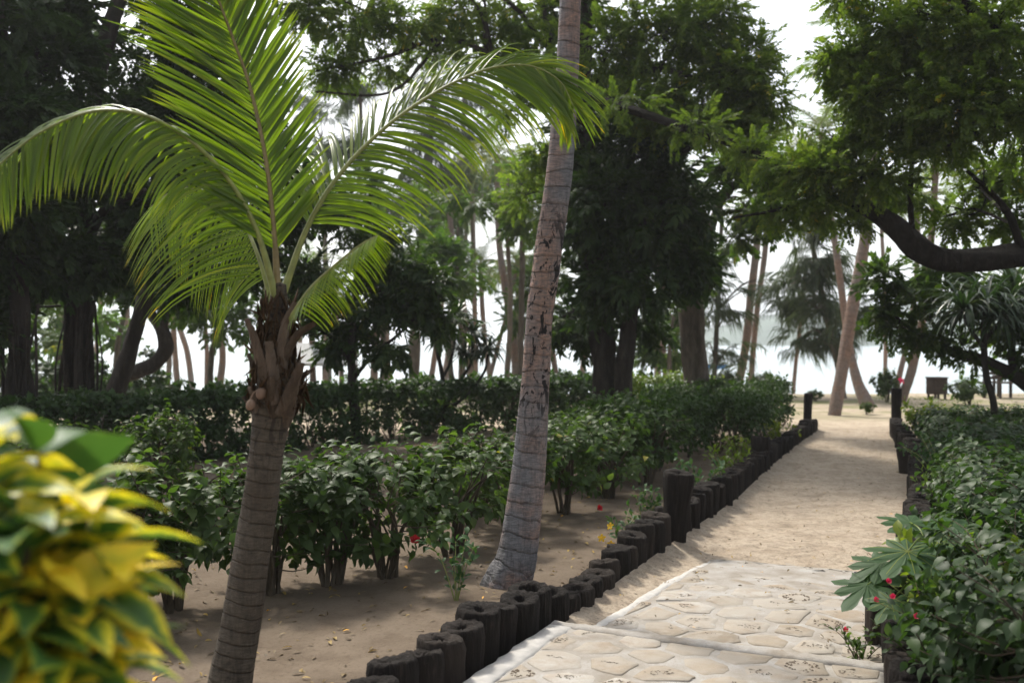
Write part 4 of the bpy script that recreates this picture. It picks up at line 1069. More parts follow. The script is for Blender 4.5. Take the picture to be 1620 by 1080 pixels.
CAS = [((655, 604, 9), (656, 540, 9), (660, 470, 8), (668, 390, 7), (676, 300, 6), (684, 180, 4), (690, 60, 3)), ((560, 600, 6), (560, 520, 6), (566, 400, 5), (570, 250, 4), (570, 130, 3)), ((730, 604, 6), (732, 500, 6), (728, 380, 5), (732, 220, 4), (740, 90, 3)),
       ((812, 606, 5), (818, 500, 5), (826, 380, 4), (834, 250, 3)), ((520, 600, 5), (518, 480, 5), (512, 350, 4), (508, 220, 3))]
CB = [[(680, 330, 60, 60, 120), (690, 220, 60, 60, 130), (650, 270, 50, 50, 90), (690, 110, 60, 60, 120), (720, 280, 50, 50, 90), (660, 420, 40, 40, 60)], [(560, 250, 60, 60, 120), (570, 160, 60, 50, 110), (600, 330, 50, 50, 90), (530, 330, 50, 50, 90)],
      [(740, 220, 60, 60, 120), (750, 130, 50, 50, 90), (770, 300, 50, 50, 90), (730, 360, 40, 50, 60)], [(820, 330, 40, 50, 80), (800, 250, 40, 50, 80), (840, 420, 30, 40, 50), (790, 430, 30, 30, 40)], [(500, 230, 60, 60, 110), (520, 330, 50, 50, 80), (490, 150, 50, 50, 90)]]
CL = ['pale casuarina with the thickest trunk of the grove, behind the small dark tree', 'pale casuarina behind the young palm and the small dark tree', 'pale casuarina behind the strap leaved plants', 'thin pale casuarina just left of the tall palm', 'pale casuarina farthest left, behind the young palm crown']
for k in range(5):
    casuarina(CL[k], list(CAS[k]), CB[k], 34 + 2.2 * k, 210 + k, None, 'casu', 1.15)

# broadleaf trees of the grove beyond the hedge
rg = rs(77)
BG = [(460, 500, 26, 60, 60, 'light'), (720, 420, 27, 50, 60, 'light'), (800, 330, 25, 60, 50, 'mid'), (830, 280, 26, 50, 50, 'light'), (600, 330, 28, 60, 60, 'mid'), (350, 480, 27, 60, 60, 'mid'), (200, 480, 28, 60, 70, 'light'), (100, 520, 30, 70, 60, 'mid'), (0, 500, 30, 80, 70, 'mid'), (850, 500, 29, 40, 60, 'mid'), (1060, 540, 27, 40, 40, 'mid'), (420, 380, 24, 60, 70, 'mid')]
BGL = ['light green leafy tree behind the crown of the young palm', 'light green tree behind the strap leaved plants', 'leafy tree whose branch reaches left of the tall palm at mid height', 'light green tree touching the left edge of the tall palm', 'leafy tree above the small dark tree', 'leafy tree of the grove left of the young palm trunk', 'light green tree behind the leaning trunk', 'leafy tree behind the broad rooted trunk', 'leafy tree beyond the far left trunk', 'leafy tree just right of the tall palm trunk', 'low leafy tree behind the big dark tree and the palm cluster', 'tall leafy tree high behind the young palm']
for k, (px, py, Y, rx, ry, lf) in enumerate(BG):
    fx = px + rg.normal() * 12; fy = 540 + CH * F / Y
    bl = [(px + rg.normal() * rx * .7, py + rg.normal() * ry * .6, Y + rg.normal() * .8, rx * (.5 + .4 * rg.rand()), ry * (.45 + .35 * rg.rand()), 90) for _ in range(4)]
    tree('leafy_tree', BGL[k], 'tree', at(fx, fy, Y)[:2], [[(fx, fy, Y, 5), (fx + rg.normal() * 8, (fy + py) / 2, Y, 4.5), (px, py, Y, 3), (px + 5, py - ry, Y, 2)]], bl, lf, 'barkg', SPRAYS, .5, 300 + k, None, None, 0, 8)


# ------------------------------------------------------------------ strap leaved plants (pandanus like heads on stems)
def strap_head(mb, c, L, n, rg, w=.045, seg=6):
    el = np.arcsin(rg.rand(n) * 1.25 - .35); az = rg.rand(n) * 6.28
    d = np.stack([np.cos(az) * np.cos(el), np.sin(az) * np.cos(el), np.sin(el)], 1)
    side = nz(np.cross(d, [0, 0, 1.0])); ln = L * (.7 + .45 * rg.rand(n)); q = np.repeat(np.asarray(c, float)[None], n, 0) + d * .03; rows = []
    for s_ in range(seg + 1):
        u = s_ / seg; wf = w * np.interp(u, [0, .3, .7, 1], [.7, 1, .7, .02]) * .5
        rows += [q + side * wf, q - np.array([0, 0, .35 * wf]), q - side * wf]
        q = q + d * (ln / seg)[:, None]; d = nz(d + np.array([0, 0, -1.0]) * (.12 + .55 * u)); 
    V = np.stack(rows, 1); K = 3 * (seg + 1); f = []
    for s_ in range(seg):
        b = 3 * s_; f += [[b, b + 1, b + 4, b + 3], [b + 1, b + 2, b + 5, b + 4]]
    f = (np.array(f)[None] + (np.arange(n) * K)[:, None, None]).reshape(-1, 4)
    mb.add(V.reshape(-1, 3), [f], np.repeat(.45 + .18 * rg.normal(size=n), K).clip(0, .92))


def strap_plant(label, foot, Y, stems, heads, L, seed, n=60, w=.045):
    rg = rs(seed); b = at(foot[0], foot[1], Y); b[2] = 0
    t_ = thing('pandanus_plant', label, 'plant', b); mb = MB(); cm = MB()
    for s_ in stems:
        C = [at(x, y, Y + dy) for x, y, dy, _ in s_]
        if s_ is stems[0]: C[0][2] = -.1
        tube(mb, catmull(C, 24), np.interp(np.linspace(0, 1, 24), np.linspace(0, 1, len(s_)), [q[3] * Y / F for q in s_]), 8, .5, 0, .08, rg)
    for x, y, dy, r_ in heads: strap_head(cm, at(x, y, Y + dy), L * r_, n, rg, w)
    mb.build('stem', M['bark'], t_, b); cm.build('leaves', M['strap'], t_, b)


strap_plant('cluster of dark strap leaved heads on thin forked stems before the back hedge', (705, 688), 17,
            [[(704, 690, 0, 4.5), (703, 650, 0, 4), (700, 600, 0, 3.5), (690, 545, 0, 3), (686, 520, 0, 3)], [(703, 650, 0, 3), (722, 610, .1, 2.6), (745, 575, .1, 2.4), (748, 535, .1, 2.6)], [(704, 648, 0, 2.6), (735, 628, -.1, 2.2), (765, 590, -.1, 2.2), (772, 560, -.1, 2)], [(700, 600, 0, 2.4), (716, 560, .2, 2.2), (722, 500, .2, 2.2)]],
            [(686, 512, 0, 1), (748, 528, .1, 1), (772, 552, -.1, .8), (722, 498, .2, .9), (700, 540, .1, .7), (735, 560, .2, .8)], .58, 401, 70, .05)
strap_plant('large hanging strap leaved head on a dark stem under the thick limb at right', (1578, 690), 14.2,
            [[(1580, 705, 0, 6), (1572, 640, 0, 5.5), (1560, 590, 0, 5), (1556, 530, 0, 5), (1560, 490, 0, 5)], [(1556, 540, 0, 4), (1585, 505, .3, 3.5), (1605, 470, .4, 3.5)], [(1556, 550, 0, 3.5), (1535, 520, -.3, 3), (1522, 490, -.3, 3)]],
            [(1560, 478, 0, 1.1), (1606, 462, .4, 1.1), (1524, 490, -.3, .9), (1585, 500, -.2, 1), (1630, 500, .2, 1)], .85, 402, 85, .05)


# ------------------------------------------------------------------ shrubs and hedges
def shrub_meshes(seed, rx, ry, z0, z1, n, leaf=LEAF_HIB, ls=.075, stems=8, boxy=.5, lm='hib', open_=.35, twl=.22):
    """stems from one foot; leaf twigs gathered in clumps inside a rounded box rx x ry, z0..z1"""
    rg = rs(seed); sm, fm = MB(), MB()
    K = max(30, n // 22)
    u = rdir(rg, K * 3); sgn = np.sign(u); p = sgn * np.abs(u) ** boxy * (.62 + .38 * rg.rand(K * 3, 1) ** .6)
    p = p / np.maximum(1, np.abs(p).max(1, keepdims=True))
    keep = rg.rand(len(p)) < np.where(p[:, 2] < -.3, open_, 1.0); p = p[keep][:K]; K = len(p)
    tips = np.stack([p[:, 0] * rx, p[:, 1] * ry, (z0 + z1) / 2 + p[:, 2] * (z1 - z0) / 2], 1)
    tips[:, 2] += rg.normal(size=K) * .03
    mains = []
    for k in range(stems):
        a = rg.rand() * 6.28; f = np.array([.05 * math.cos(a), .05 * math.sin(a), -.05]); e = np.array([math.cos(a) * rx * (.25 + .5 * rg.rand()), math.sin(a) * ry * (.25 + .5 * rg.rand()), z0 + (z1 - z0) * (.35 + .4 * rg.rand())])
        m_ = np.array([e[0] * .35, e[1] * .35, e[2] * .55]) + rg.normal(size=3) * .04
        P = catmull([f, m_, e], 16); tube(sm, P, np.linspace(.016, .006, 16) * (.7 + .6 * rg.rand()), 6, .5, 0, .1, rg); mains.append(P)
    MP = np.concatenate(mains)
    PP_, DD, NN = [], [], []
    per = max(6, n // K)
    for t in tips:
        d = np.linalg.norm(MP - t, axis=1) + np.where(MP[:, 2] > t[2], .3, 0) + np.where(MP[:, 2] < .2, .5, 0); s_ = MP[int(np.argmin(d))]
        tube(sm, catmull([s_, (s_ + t) / 2 + rg.normal(size=3) * .03 + [0, 0, -.02], t], 6), np.linspace(.005, .002, 6), 4, cap=False)
        o = nz(t - np.array([0, 0, (z0 + z1) * .35])); o = nz(o + np.array([0, 0, .35])); q = rg.rand(per) ** .8
        base = t[None] - o[None] * (q * twl)[:, None] + rg.normal(size=(per, 3)) * .03
        a = rg.rand(per) * 6.28; x1 = nz(np.cross(o, [.31, .2, .9])); x2 = np.cross(o, x1)
        d = nz(np.cos(a)[:, None] * x1 + np.sin(a)[:, None] * x2 + o[None] * .35 + np.array([0, 0, -.25]) + .25 * rg.normal(size=(per, 3)))
        PP_.append(base); DD.append(d); NN.append(o[None] * .6 + np.array([0, 0, .8]) + .4 * rg.normal(size=(per, 3)))
    P, D, N = map(np.concatenate, (PP_, DD, NN)); P[:, 2] = np.maximum(P[:, 2], .05)
    tone = np.repeat(rg.normal(size=K) * .07, per)
    scatter(fm, leaf, P, D, N, ls * (.6 + .65 * rg.rand(len(P))), np.clip(.42 + tone + .15 * rg.normal(size=len(P)) + .5 * (rg.rand(len(P)) < .012), .0, 1))
    return sm.mesh('stems', M['twig']), fm.mesh('foliage', M[lm])


def shrub(name, label, loc, ms, rz=0, sc=1.0, cat='shrub', group=None):
    t_ = thing(name, label, cat, loc, group, rz)
    t_.scale = (sc, sc, sc) if np.isscalar(sc) else sc
    for nm, me in zip(('stems', 'foliage'), ms):
        o = bpy.data.objects.new(nm, me); COL.objects.link(o); o.parent = t_
    return t_


ROWANG = math.atan2(PD[1], PD[0])
HIB = [shrub_meshes(500 + k, .52, .46, .18, .99, 1050, LEAF_HIB, .080, 11, .66, 'hib', .30) for k in range(4)]
rg = rs(21)
# hibiscus row left of the bed: foot pixels
HB = [(170, 1030), (288, 985), (452, 955), (548, 940), (640, 925), (738, 888), (832, 852), (918, 822), (985, 795), (1040, 772)]
HL = ['hibiscus shrub half hidden behind the yellow leaved croton', 'hibiscus shrub between the croton and the young palm trunk', 'hibiscus shrub just right of the young palm trunk', 'hibiscus shrub with many stems, next but one to the right of the young palm', 'hibiscus shrub midway between the two palm trunks', 'hibiscus shrub with bare forked stems left of the tall palm foot', 'hibiscus shrub directly behind the tall palm trunk', 'hibiscus shrub just right of the tall palm trunk', 'hibiscus shrub second to the right of the tall palm', 'hibiscus shrub where the loose row meets the clipped hedge']
for k, (px, py) in enumerate(HB):
    Y = gy(py); c = at(px, py, Y); c[2] = float(gz(c[0], c[1]))
    c[0] -= .12; c[1] += .15
    shrub('hibiscus_shrub', HL[k], c, HIB[k % 4], ROWANG + rg.normal() * .5 + (math.pi if k % 2 else 0), (1.0 + .06 * rg.normal(), 1.0, (.93, .99, .94, .97, .98, .94, .97, .96, .97, .98)[k]), 'shrub', 'hibiscus shrubs in the row')
# second line of the row, filling its depth behind the first
for k, (px, py) in enumerate([(760, 820), (880, 775), (960, 745)]):
    Y = gy(py); c = at(px, py, Y); c[2] = float(gz(c[0], c[1]))
    shrub('hibiscus_shrub', ['hibiscus shrub in the back line, just left of the tall palm trunk', 'hibiscus shrub in the back line, right of the tall palm trunk', 'hibiscus shrub in the back line beside the clipped hedge'][k],
          c, HIB[(k + 2) % 4], rg.rand() * 6, (1, 1, .84 + .03 * rg.rand()), 'shrub', 'hibiscus shrubs in the back line')
RND = [shrub_meshes(520 + k, .46, .46, .2, 1.1, 1500, LEAF_HIB, .075, 8, .75, 'mid', .5) for k in range(2)]
c = at(252, 735, 8.2); c[2] = 0; shrub('round_shrub', 'rounded shrub with brighter leaves left of the young palm trunk', c, RND[0], .4, (.78, .78, 1.02))
c = at(92, 770, 8.6); c[2] = 0; shrub('round_shrub', 'low shrub with bright top leaves by the left edge of the photo', c, RND[1], .9, (.8, .8, .88))
c = at(30, 800, 7.6); c[2] = 0; shrub('round_shrub', 'shrub behind the croton at the left edge of the photo', c, RND[0], 2.0, (.9, .9, .85))


def hedge(label, P0, P1, width, h0, h1, n, seed, ls=.06, lm='hedge', z0=.12, leaf=LEAF_HIB, name='hedge', ragged=.05):
    rg = rs(seed); P0 = np.array(P0, float); P1 = np.array(P1, float); b = np.array([*((P0 + P1) / 2), 0.0]); b[2] = float(gz(b[0], b[1]))
    L = np.linalg.norm(P1 - P0); d = (P1 - P0) / L; nn = np.array([-d[1], d[0]])
    t_ = thing(name, label, 'hedge', b); sm, fm = MB(), MB()
    K = n // 18
    s = rg.rand(K) * L; v = (rg.rand(K) * 2 - 1); z = rg.rand(K)
    face = rg.rand(K); v = np.where(face < .30, np.sign(v) * (.8 + .2 * rg.rand(K)), v); z = np.where((face > .30) & (face < .68), .86 + .14 * rg.rand(K), z)
    hh = h0 + (h1 - h0) * s / L; lump = ragged * (np.sin(s * 4.1 + seed) + .6 * np.sin(s * 9.3 + 1.7 * v + seed)) + .02 * rg.normal(size=K)
    lowf = (.25 if z0 > .15 else .7) + (.75 if z0 > .15 else .3) * np.clip((z - .0) / .3, 0, 1)
    keep = rg.rand(K) < lowf; s, v, z, hh, lump = s[keep], v[keep], z[keep], hh[keep], lump[keep]; K = len(s)
    rnd_edge = np.where(z > .8, 1 - .25 * ((z - .8) / .2) ** 2, 1)
    C = np.stack([P0[0] + d[0] * s + nn[0] * v * width / 2 * rnd_edge, P0[1] + d[1] * s + nn[1] * v * width / 2 * rnd_edge, z0 + (hh - z0 + lump) * z], 1)
    C[:, 2] += gz(C[:, 0], C[:, 1]); per = 18
    o = nz(np.stack([nn[0] * v, nn[1] * v, .9 * z + .1], 1) + .25 * rg.normal(size=(K, 3)))
    P = np.repeat(C, per, 0) - np.repeat(o, per, 0) * (rg.rand(K * per) * .12)[:, None] + rg.normal(size=(K * per, 3)) * .035
    D = nz(rg.normal(size=(K * per, 3)) + np.repeat(o, per, 0) * .7 + np.array([0, 0, -.3])); N = np.repeat(o, per, 0) * .5 + np.array([0, 0, .8]) + .45 * rg.normal(size=(K * per, 3))
    scatter(fm, leaf, P, D, N, ls * (.6 + .7 * rg.rand(K * per)), np.clip(.42 + np.repeat(rg.normal(size=K) * .06, per) + .1 * rg.normal(size=K * per), .03, .9))
    for k in range(int(L / .18)):
        q = P0 + d * (k + rg.rand()) * .18 + nn * (rg.rand() - .5) * width * .5; a = np.array([q[0], q[1], float(gz(*q)) - .04])
        for r_ in range(3):
            e = a + np.array([rg.normal() * .16, rg.normal() * .16, h0 * (.55 + .3 * rg.rand())])
            tube(sm, catmull([a, (a + e) / 2 + rg.normal(size=3) * .04, e], 8), np.linspace(.012, .004, 8), 5, cap=False)
    sm.build('stems', M['twig'], t_, b); fm.build('foliage', M[lm], t_, b)
    return t_


# clipped hedge that carries the row on to the end of the path
def off_l(y, d):
    x = float(lx(PL, y)); dx = float(lx(PL, y + .1) - lx(PL, y - .1)) / .2; n_ = nz(np.array([-1., dx])); return (x + n_[0] * d, y + n_[1] * d)


def off_r(y, d):
    x = float(lx(PR, y)); dx = float(lx(PR, y + .1) - lx(PR, y - .1)) / .2; n_ = nz(np.array([1., -dx])); return (x + n_[0] * d, y + n_[1] * d)


hedge('bushy dark hedge joining the hibiscus row to the squared hedge, left of the path', off_l(10.3, 1.5), off_l(14.0, 1.5), 1.1, .92, .86, 9000, 601, .062, z0=.22)
hedge('squared clipped hedge along the far left side of the path up to the slim post', off_l(13.6, .95), off_l(17.6, .85), 1.0, .80, .80, 9000, 602, .06, z0=.2)
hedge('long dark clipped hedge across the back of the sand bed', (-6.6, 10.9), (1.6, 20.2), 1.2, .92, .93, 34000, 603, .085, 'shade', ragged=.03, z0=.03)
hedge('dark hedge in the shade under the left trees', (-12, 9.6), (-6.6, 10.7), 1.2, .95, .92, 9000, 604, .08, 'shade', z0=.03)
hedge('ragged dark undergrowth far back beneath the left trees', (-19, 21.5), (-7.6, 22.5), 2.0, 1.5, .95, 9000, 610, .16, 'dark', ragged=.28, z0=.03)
hedge('yellow green clipped hedge right of the big dark trunks', (2.1, 20.3), (4.3, 21.2), 1.0, .92, .9, 4200, 605, .075, 'yellow', ragged=.03)
hedge('dark green hedge across the end of the bed, in front of the pollarded trunk', (2.6, 18.2), (5.2, 19.4), .9, .86, .84, 5000, 606, .07)
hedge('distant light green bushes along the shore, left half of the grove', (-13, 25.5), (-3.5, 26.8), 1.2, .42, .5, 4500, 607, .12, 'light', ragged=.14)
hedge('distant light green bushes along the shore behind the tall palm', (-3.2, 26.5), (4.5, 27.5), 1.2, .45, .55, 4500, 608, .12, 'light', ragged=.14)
# right hand hedge of shrubs, two lines deep
RH = [shrub_meshes(540 + k, .60, .56, .12, .82, 1500, LEAF_HIB, .072, 8, .55, 'shade', .7) for k in range(3)]
names_r = []
yy = 3.9; k = 0
while yy < 17:
    for dd, zz in ((.78, .86), (1.65, .93), (2.5, .95)):
        c = off_r(yy + rg.normal() * .06, dd); z = (np.interp(yy, [3.5, 6, 9, 17], [.98, .98, .88, .72]) * zz / .86)
        if dd == .78 and yy < 7.6: dd = 1.12; zz *= .72
        names_r.append((c, z, dd, yy)); k += 1
    yy += .82
for k, (c, z, dd, yv) in enumerate(names_r):
    dd = .78 if dd == 1.12 else dd
    g = {0.78: 'shrubs of the right hedge in the line next to the logs', 1.65: 'shrubs of the right hedge in the middle line', 2.5: 'shrubs of the right hedge in the line farthest from the path'}[dd]
    lab = {0.78: 'dark green hibiscus shrub of the right hedge, in its line beside the logs', 1.65: 'dark green hibiscus shrub in the middle line of the right hedge', 2.5: 'dark green hibiscus shrub of the right hedge, in its line farthest from the path'}[dd]
    shrub('hedge_shrub', lab, (c[0], c[1], float(gz(*c))), RH[k % 3], rg.rand() * 6.28, (1, 1, z), 'shrub', g)

# ------------------------------------------------------------------ small plants of the bed
def herb(name, label, foot, Y, h, spread, nst, n, leaf, ls, lm, seed, flowers=None, group=None, loc=None, pin=False, cat='plant'):
    rg = rs(seed); b = np.array(loc, float) if loc is not None else at(foot[0], foot[1], Y)
    if loc is None: b[2] = float(ground_z(np.array(b[0]), np.array(b[1])))
    t_ = thing(name, label, cat, b, group); sm, fm = MB(), MB(); fl = []
    for k in range(nst):
        a = rg.rand() * 6.28; e = b + np.array([math.cos(a) * spread * (.3 + .7 * rg.rand()), math.sin(a) * spread * (.3 + .7 * rg.rand()), h * (.6 + .5 * rg.rand())])
        P = catmull([b - [0, 0, .03], (b + e) / 2 + [0, 0, .12 * h] + rg.normal(size=3) * .03 * spread, e], 14); tube(sm, P, np.linspace(.006, .002, 14) * (h / .5) ** .5, 5)
        m_ = n // nst; q = P[rg.randint(3, 14, m_)]; d = rdir(rg, m_) + np.array([0, 0, .15]) + nz(e - b) * .4
        q = q + nz(d) * (.05 * rg.rand(m_) * h / .4)[:, None]
        scatter(fm, leaf, q, d, np.array([0, 0, 1.]) + .4 * rg.normal(size=(m_, 3)), ls * (.6 + .7 * rg.rand(m_)), np.clip(.45 + .15 * rg.normal(size=m_), 0, .95))
        fl.append(e)
    sm.build('stem', M['twig'] if lm != 'papaya' else M['rachisg'], t_, b); fm.build('leaves', M[lm], t_, b)
    return t_, fl


def petal_mat(name, c): return leaf_mat(name, tuple(x * .7 for x in c), c, tuple(min(1, x * 1.25) for x in c), .4, .5, .3, (1.2, 1.1, 1.1), .03)


M['red'] = petal_mat('red petal', (.42, .012, .02)); M['pink'] = petal_mat('pink petal', (.62, .03, .10)); M['gold'] = petal_mat('yellow petal', (.75, .48, .02))
PETAL = leaf_ovate([0, .3, .65, .9, 1], [.06, .2, .32, .25, .02], .3, .2)


def flower(name, label, p, s, mat, parent=None, off=None, seed=0, closed=False, group=None):
    rg = rs(seed + 900); mb = MB(); up = nz(np.array([rg.normal() * .4, -.7, .35 + .3 * rg.rand()])); x1 = nz(np.cross(up, [.3, .1, .9])); x2 = np.cross(up, x1)
    a = np.arange(5) * 1.2566; o = .35 if closed else 1.0
    scatter(mb, PETAL, np.zeros((5, 3)), o * (np.cos(a)[:, None] * x1 + np.sin(a)[:, None] * x2) + up * (1.0 if closed else .45), np.repeat(up[None], 5, 0), np.full(5, s), .5 + .1 * rg.normal(size=5))
    tube(mb, catmull([[0, 0, 0], up * s * .5, up * s * 1.1 + np.array([0, 0, -.1 * s])], 6), s * .05, 5)
    o_ = mb.build(name, M[mat], parent)
    o_.location = [float(v) for v in (p if off is None else p - off)]
    if parent is None: tag(o_, label, 'flower', group)
    elif label: o_['label'] = label
    return o_


SML = leaf_ovate([0, .3, .6, .85, 1], [.05, .24, .28, .14, .01], .15, .2)
t1, _ = herb('seedling_plant', 'pale leafed seedling growing beside the foot of the tall palm', (722, 962), 5.98, .34, .20, 6, 110, SML, .05, 'papaya', 701)
t1, tips = herb('seedling_plant', 'pale seedling with yellow flowers between the tall palm and the log row', (985, 870), 7.65, .26, .25, 6, 120, SML, .045, 'papaya', 702)
for k, (x, y) in enumerate(((966, 832), (952, 851), (967, 861))): flower('flower', 'yellow star shaped flower', at(x, y, 7.5), .032, 'gold', t1, np.array(t1.location), k)
herb('seedling_plant', 'pale ferny seedling beside the tall flared post, left of it', (1018, 838), 8.35, .32, .22, 7, 150, SML, .045, 'papaya', 703)
herb('ground_plant', 'pale green leafy ground plant just right of the tall flared post', (1108, 800), 9.6, .42, .32, 9, 220, SML, .055, 'papaya', 704)
herb('ground_plant', 'yellowish ground plant behind the second post of the left log row', (1150, 768), 11.0, .38, .34, 9, 220, SML, .055, 'yellow', 705)
herb('ground_plant', 'low yellow green plant beside the post midway along the left log row', (1172, 740), 12.4, .38, .36, 9, 220, SML, .06, 'yellow', 706)
herb('ground_plant', 'yellow green plant near the far end of the left log row', (1225, 706), 15.0, .36, .42, 9, 200, SML, .065, 'yellow', 707)
herb('fern_plant', 'single light fern like seedling standing in front of the long back hedge', (676, 690), 16.8, .55, .40, 8, 130, LEAF_LONG, .22, 'mid', 708)
herb('yellow_shrub', 'yellow green shrub in front of the right post at the far path end', None, 0, .62, .36, 12, 420, SML, .075, 'yellow', 709, loc=(*off_r(15.6, .38), 0), cat='shrub')
herb('ground_plant', 'fine pale green herb overhanging the right log row', None, 0, .60, .40, 12, 420, SML, .05, 'papaya', 710, loc=(*off_r(10.6, .34), 0))
herb('ground_plant', 'pale green herb in the right log row just beyond the papaya leaves', None, 0, .56, .34, 12, 360, SML, .05, 'mid', 712, loc=(*off_r(8.6, .30), 0))
ys_, _ = herb('yellow_shrub', 'yellow green leafed shrub behind the stem of the young papaya', None, 0, .56, .42, 14, 560, SML, .075, 'yellow', 711, loc=(2.30, 5.0, 0), cat='shrub')
for k, (x, y, Y, s_) in enumerate(((656, 858, 6.3, .055), (945, 806, 8.4, .05))):
    flower('hibiscus_flower', ['red hibiscus flower hanging low on the row, left of the tall palm', 'red flower low on the row just right of the tall palm'][k], at(x, y, Y), s_, 'red', None, None, k + 5, True)

# young papaya: broad lobed leaves on long stalks
def papaya_leaf():
    mb = MB(); lobes = 9; V = [[0, 0, 0]]; tri = []
    out = []
    for k in range(lobes):
        a = R(-150 + 300 * k / (lobes - 1)); l = .55 + .45 * math.cos(a * .55)
        l *= 1.0 if k % 2 == 0 else .82
        wv = .29
        for r_, dw in ((.52, -wv * 1.0), (.70, -wv * .95), (.84, -wv * .62), (1.0, 0), (.84, wv * .62), (.70, wv * .95), (.52, wv * 1.0)):
            rr = l * r_; aa = a + dw * (1.0 if r_ < .9 else 1)
            out.append([rr * math.cos(aa), rr * math.sin(aa), -.22 * rr ** 2 + (.05 if abs(dw) < .01 else .0) + .02 * math.sin(5 * aa)])
    V += out; n = len(out)
    for k in range(n - 1): tri.append([0, 1 + k, 2 + k])
    uv = [[.5, .5]] + [[.5 + .5 * p[0], .5 + .5 * p[1]] for p in out]
    mb.add(V, [tri], .5, uv)
    for k in range(lobes):                                     # raised pale veins
        a = R(-150 + 300 * k / (lobes - 1)); l = (.55 + .45 * math.cos(a * .55)) * .85
        q = np.array([[0, 0, .012], [l * .5 * math.cos(a), l * .5 * math.sin(a), -.055 * l * l + .035], [l * math.cos(a), l * math.sin(a), -.22 * l * l + .05]])
        s_ = np.array([-math.sin(a), math.cos(a), 0]) * .008
        mb.add(np.concatenate([q - s_, q + s_]), [[[0, 1, 4, 3], [1, 2, 5, 4]]], .95)
    return tpl_from(mb)


PAP = papaya_leaf(); rg = rs(41)
base = np.array([2.16, 5.05, 0.0])
pp = thing('papaya_plant', 'young papaya with broad lobed leaves beside the thick log at the right path edge', 'plant', base)
top = at(1476, 868, 5.0); mb = MB()
tube(mb, catmull([base - [0, 0, .05], base * .5 + top * .5 + [.02, 0, 0], top + [0, 0, .04]], 24), np.linspace(.022, .014, 24), 10, .5, 0, .06, rg)
mb.build('stem', M['rachisg'], pp, base)
SP = 1.2
for k, (x, y, Y, s_, dx, dy, dz) in enumerate(((1436, 872, 4.75, .20, -.7, -.6, -.1), (1485, 858, 4.95, .21, .5, -.8, .1), (1395, 890, 4.85, .17, -1, -.3, -.15), (1372, 925, 4.75, .17, -.9, -.6, -.25), (1440, 826, 5.3, .16, -.5, .5, .3), (1505, 830, 5.35, .17, .6, .6, .3), (1545, 880, 4.9, .17, 1, -.2, 0), (1460, 985, 4.6, .15, -.2, -1, -.4), (1500, 930, 4.6, .15, .5, -1, -.3), (1410, 950, 4.6, .12, -.8, -.6, -.4))):
    c = at(x, y, Y); mb = MB(); a = top - np.array([0, 0, .02 * k])
    scatter(mb, PAP, [c], [[dx, dy, dz - .15]], [[.15 * dx, .15 * dy - .25, 1.0]], np.array([s_ * SP]), np.array([.45 + .1 * rg.normal()]))
    mb.build('leaf', M['papaya'], pp, base)
    mb = MB(); tube(mb, catmull([a, (a + c) / 2 + [0, 0, .06], c], 10), .0045, 6); mb.build('stalk', M['yellow'], pp, base)
# flowering herb with pink buds in front of it
hb, _ = herb('flowering_herb', 'leafy herb with small pink red buds sprawling over the front logs at right', None, 0, .50, .36, 16, 620, SML, .06, 'mid', 720, loc=(2.06, 4.48, 0))
for k, (x, y, Y) in enumerate(((1383, 950, 4.55), (1404, 921, 4.6), (1414, 945, 4.5), (1452, 975, 4.4), (1490, 1005, 4.4))):
    c = at(x, y, Y); o = np.array(hb.location); flower('bud', None, c, .024, 'pink', hb, o, 20 + k, True)
    mb = MB(); tube(mb, catmull([o + [0, 0, .2], (o + c) / 2 + [0, 0, .12], c], 10), .0022, 5); mb.build('flower_stalk', M['rachisg'], hb, o)
h2, _ = herb('flowering_herb', 'low herb with one pink bud stretched out over the paving stones', None, 0, .16, .22, 8, 90, SML, .035, 'mid', 721, loc=(1.74, 4.98, 0.0))
flower('bud', None, at(1336, 996, 5.3), .026, 'pink', h2, np.array(h2.location), 31, True)
mb = MB(); o = np.array(h2.location); tube(mb, catmull([o + [0, 0, .05], (o + at(1336, 996, 5.3)) / 2 + [0, 0, .06], at(1336, 996, 5.3)], 10), .002, 5); mb.build('flower_stalk', M['rachisg'], h2, o)
herb('ground_plant', 'dense green herb crowding the logs at the bottom right corner', None, 0, .62, .42, 16, 620, SML, .065, 'shade', 722, loc=(2.45, 4.3, 0))
herb('ground_plant', 'dark leafy herb hanging over the nearest logs of the right row', None, 0, .50, .30, 16, 620, SML, .06, 'shade', 724, loc=(1.86, 4.22, 0))
herb('ground_plant', 'green herb between the flowering herb and the right hedge', None, 0, .60, .40, 16, 560, SML, .06, 'mid', 723, loc=(2.32, 4.75, 0))

# ------------------------------------------------------------------ croton close to the camera
t = NT('croton leaf'); uvn = t.n('TexCoord').outputs['UV']; r_ = t.n('Attribute', attribute_name='rnd').outputs['Fac']; ob = t.n('TexCoord').outputs['Object']
sx = t.n('SeparateXYZ'); t.L(uvn, sx.inputs[0]); dv = t.math('ABSOLUTE', t.math('SUBTRACT', sx.outputs['Y'], .5))
nn_ = t.noise(ob, 28, 4, .6, .6)
f = t.math('ADD', t.math('ADD', t.math('MULTIPLY', nn_, .7), t.math('MULTIPLY', dv, .75)), t.math('SUBTRACT', r_, .72))
f = t.math('ADD', f, t.math('MULTIPLY', t.math('SUBTRACT', sx.outputs['X'], .5), .22))
col = t.ramp(f, [(.20, (.055, .135, .035)), (.34, (.14, .26, .035)), (.45, (.60, .58, .04)), (.66, (.86, .72, .05)), (1.0, (.88, .64, .05))])
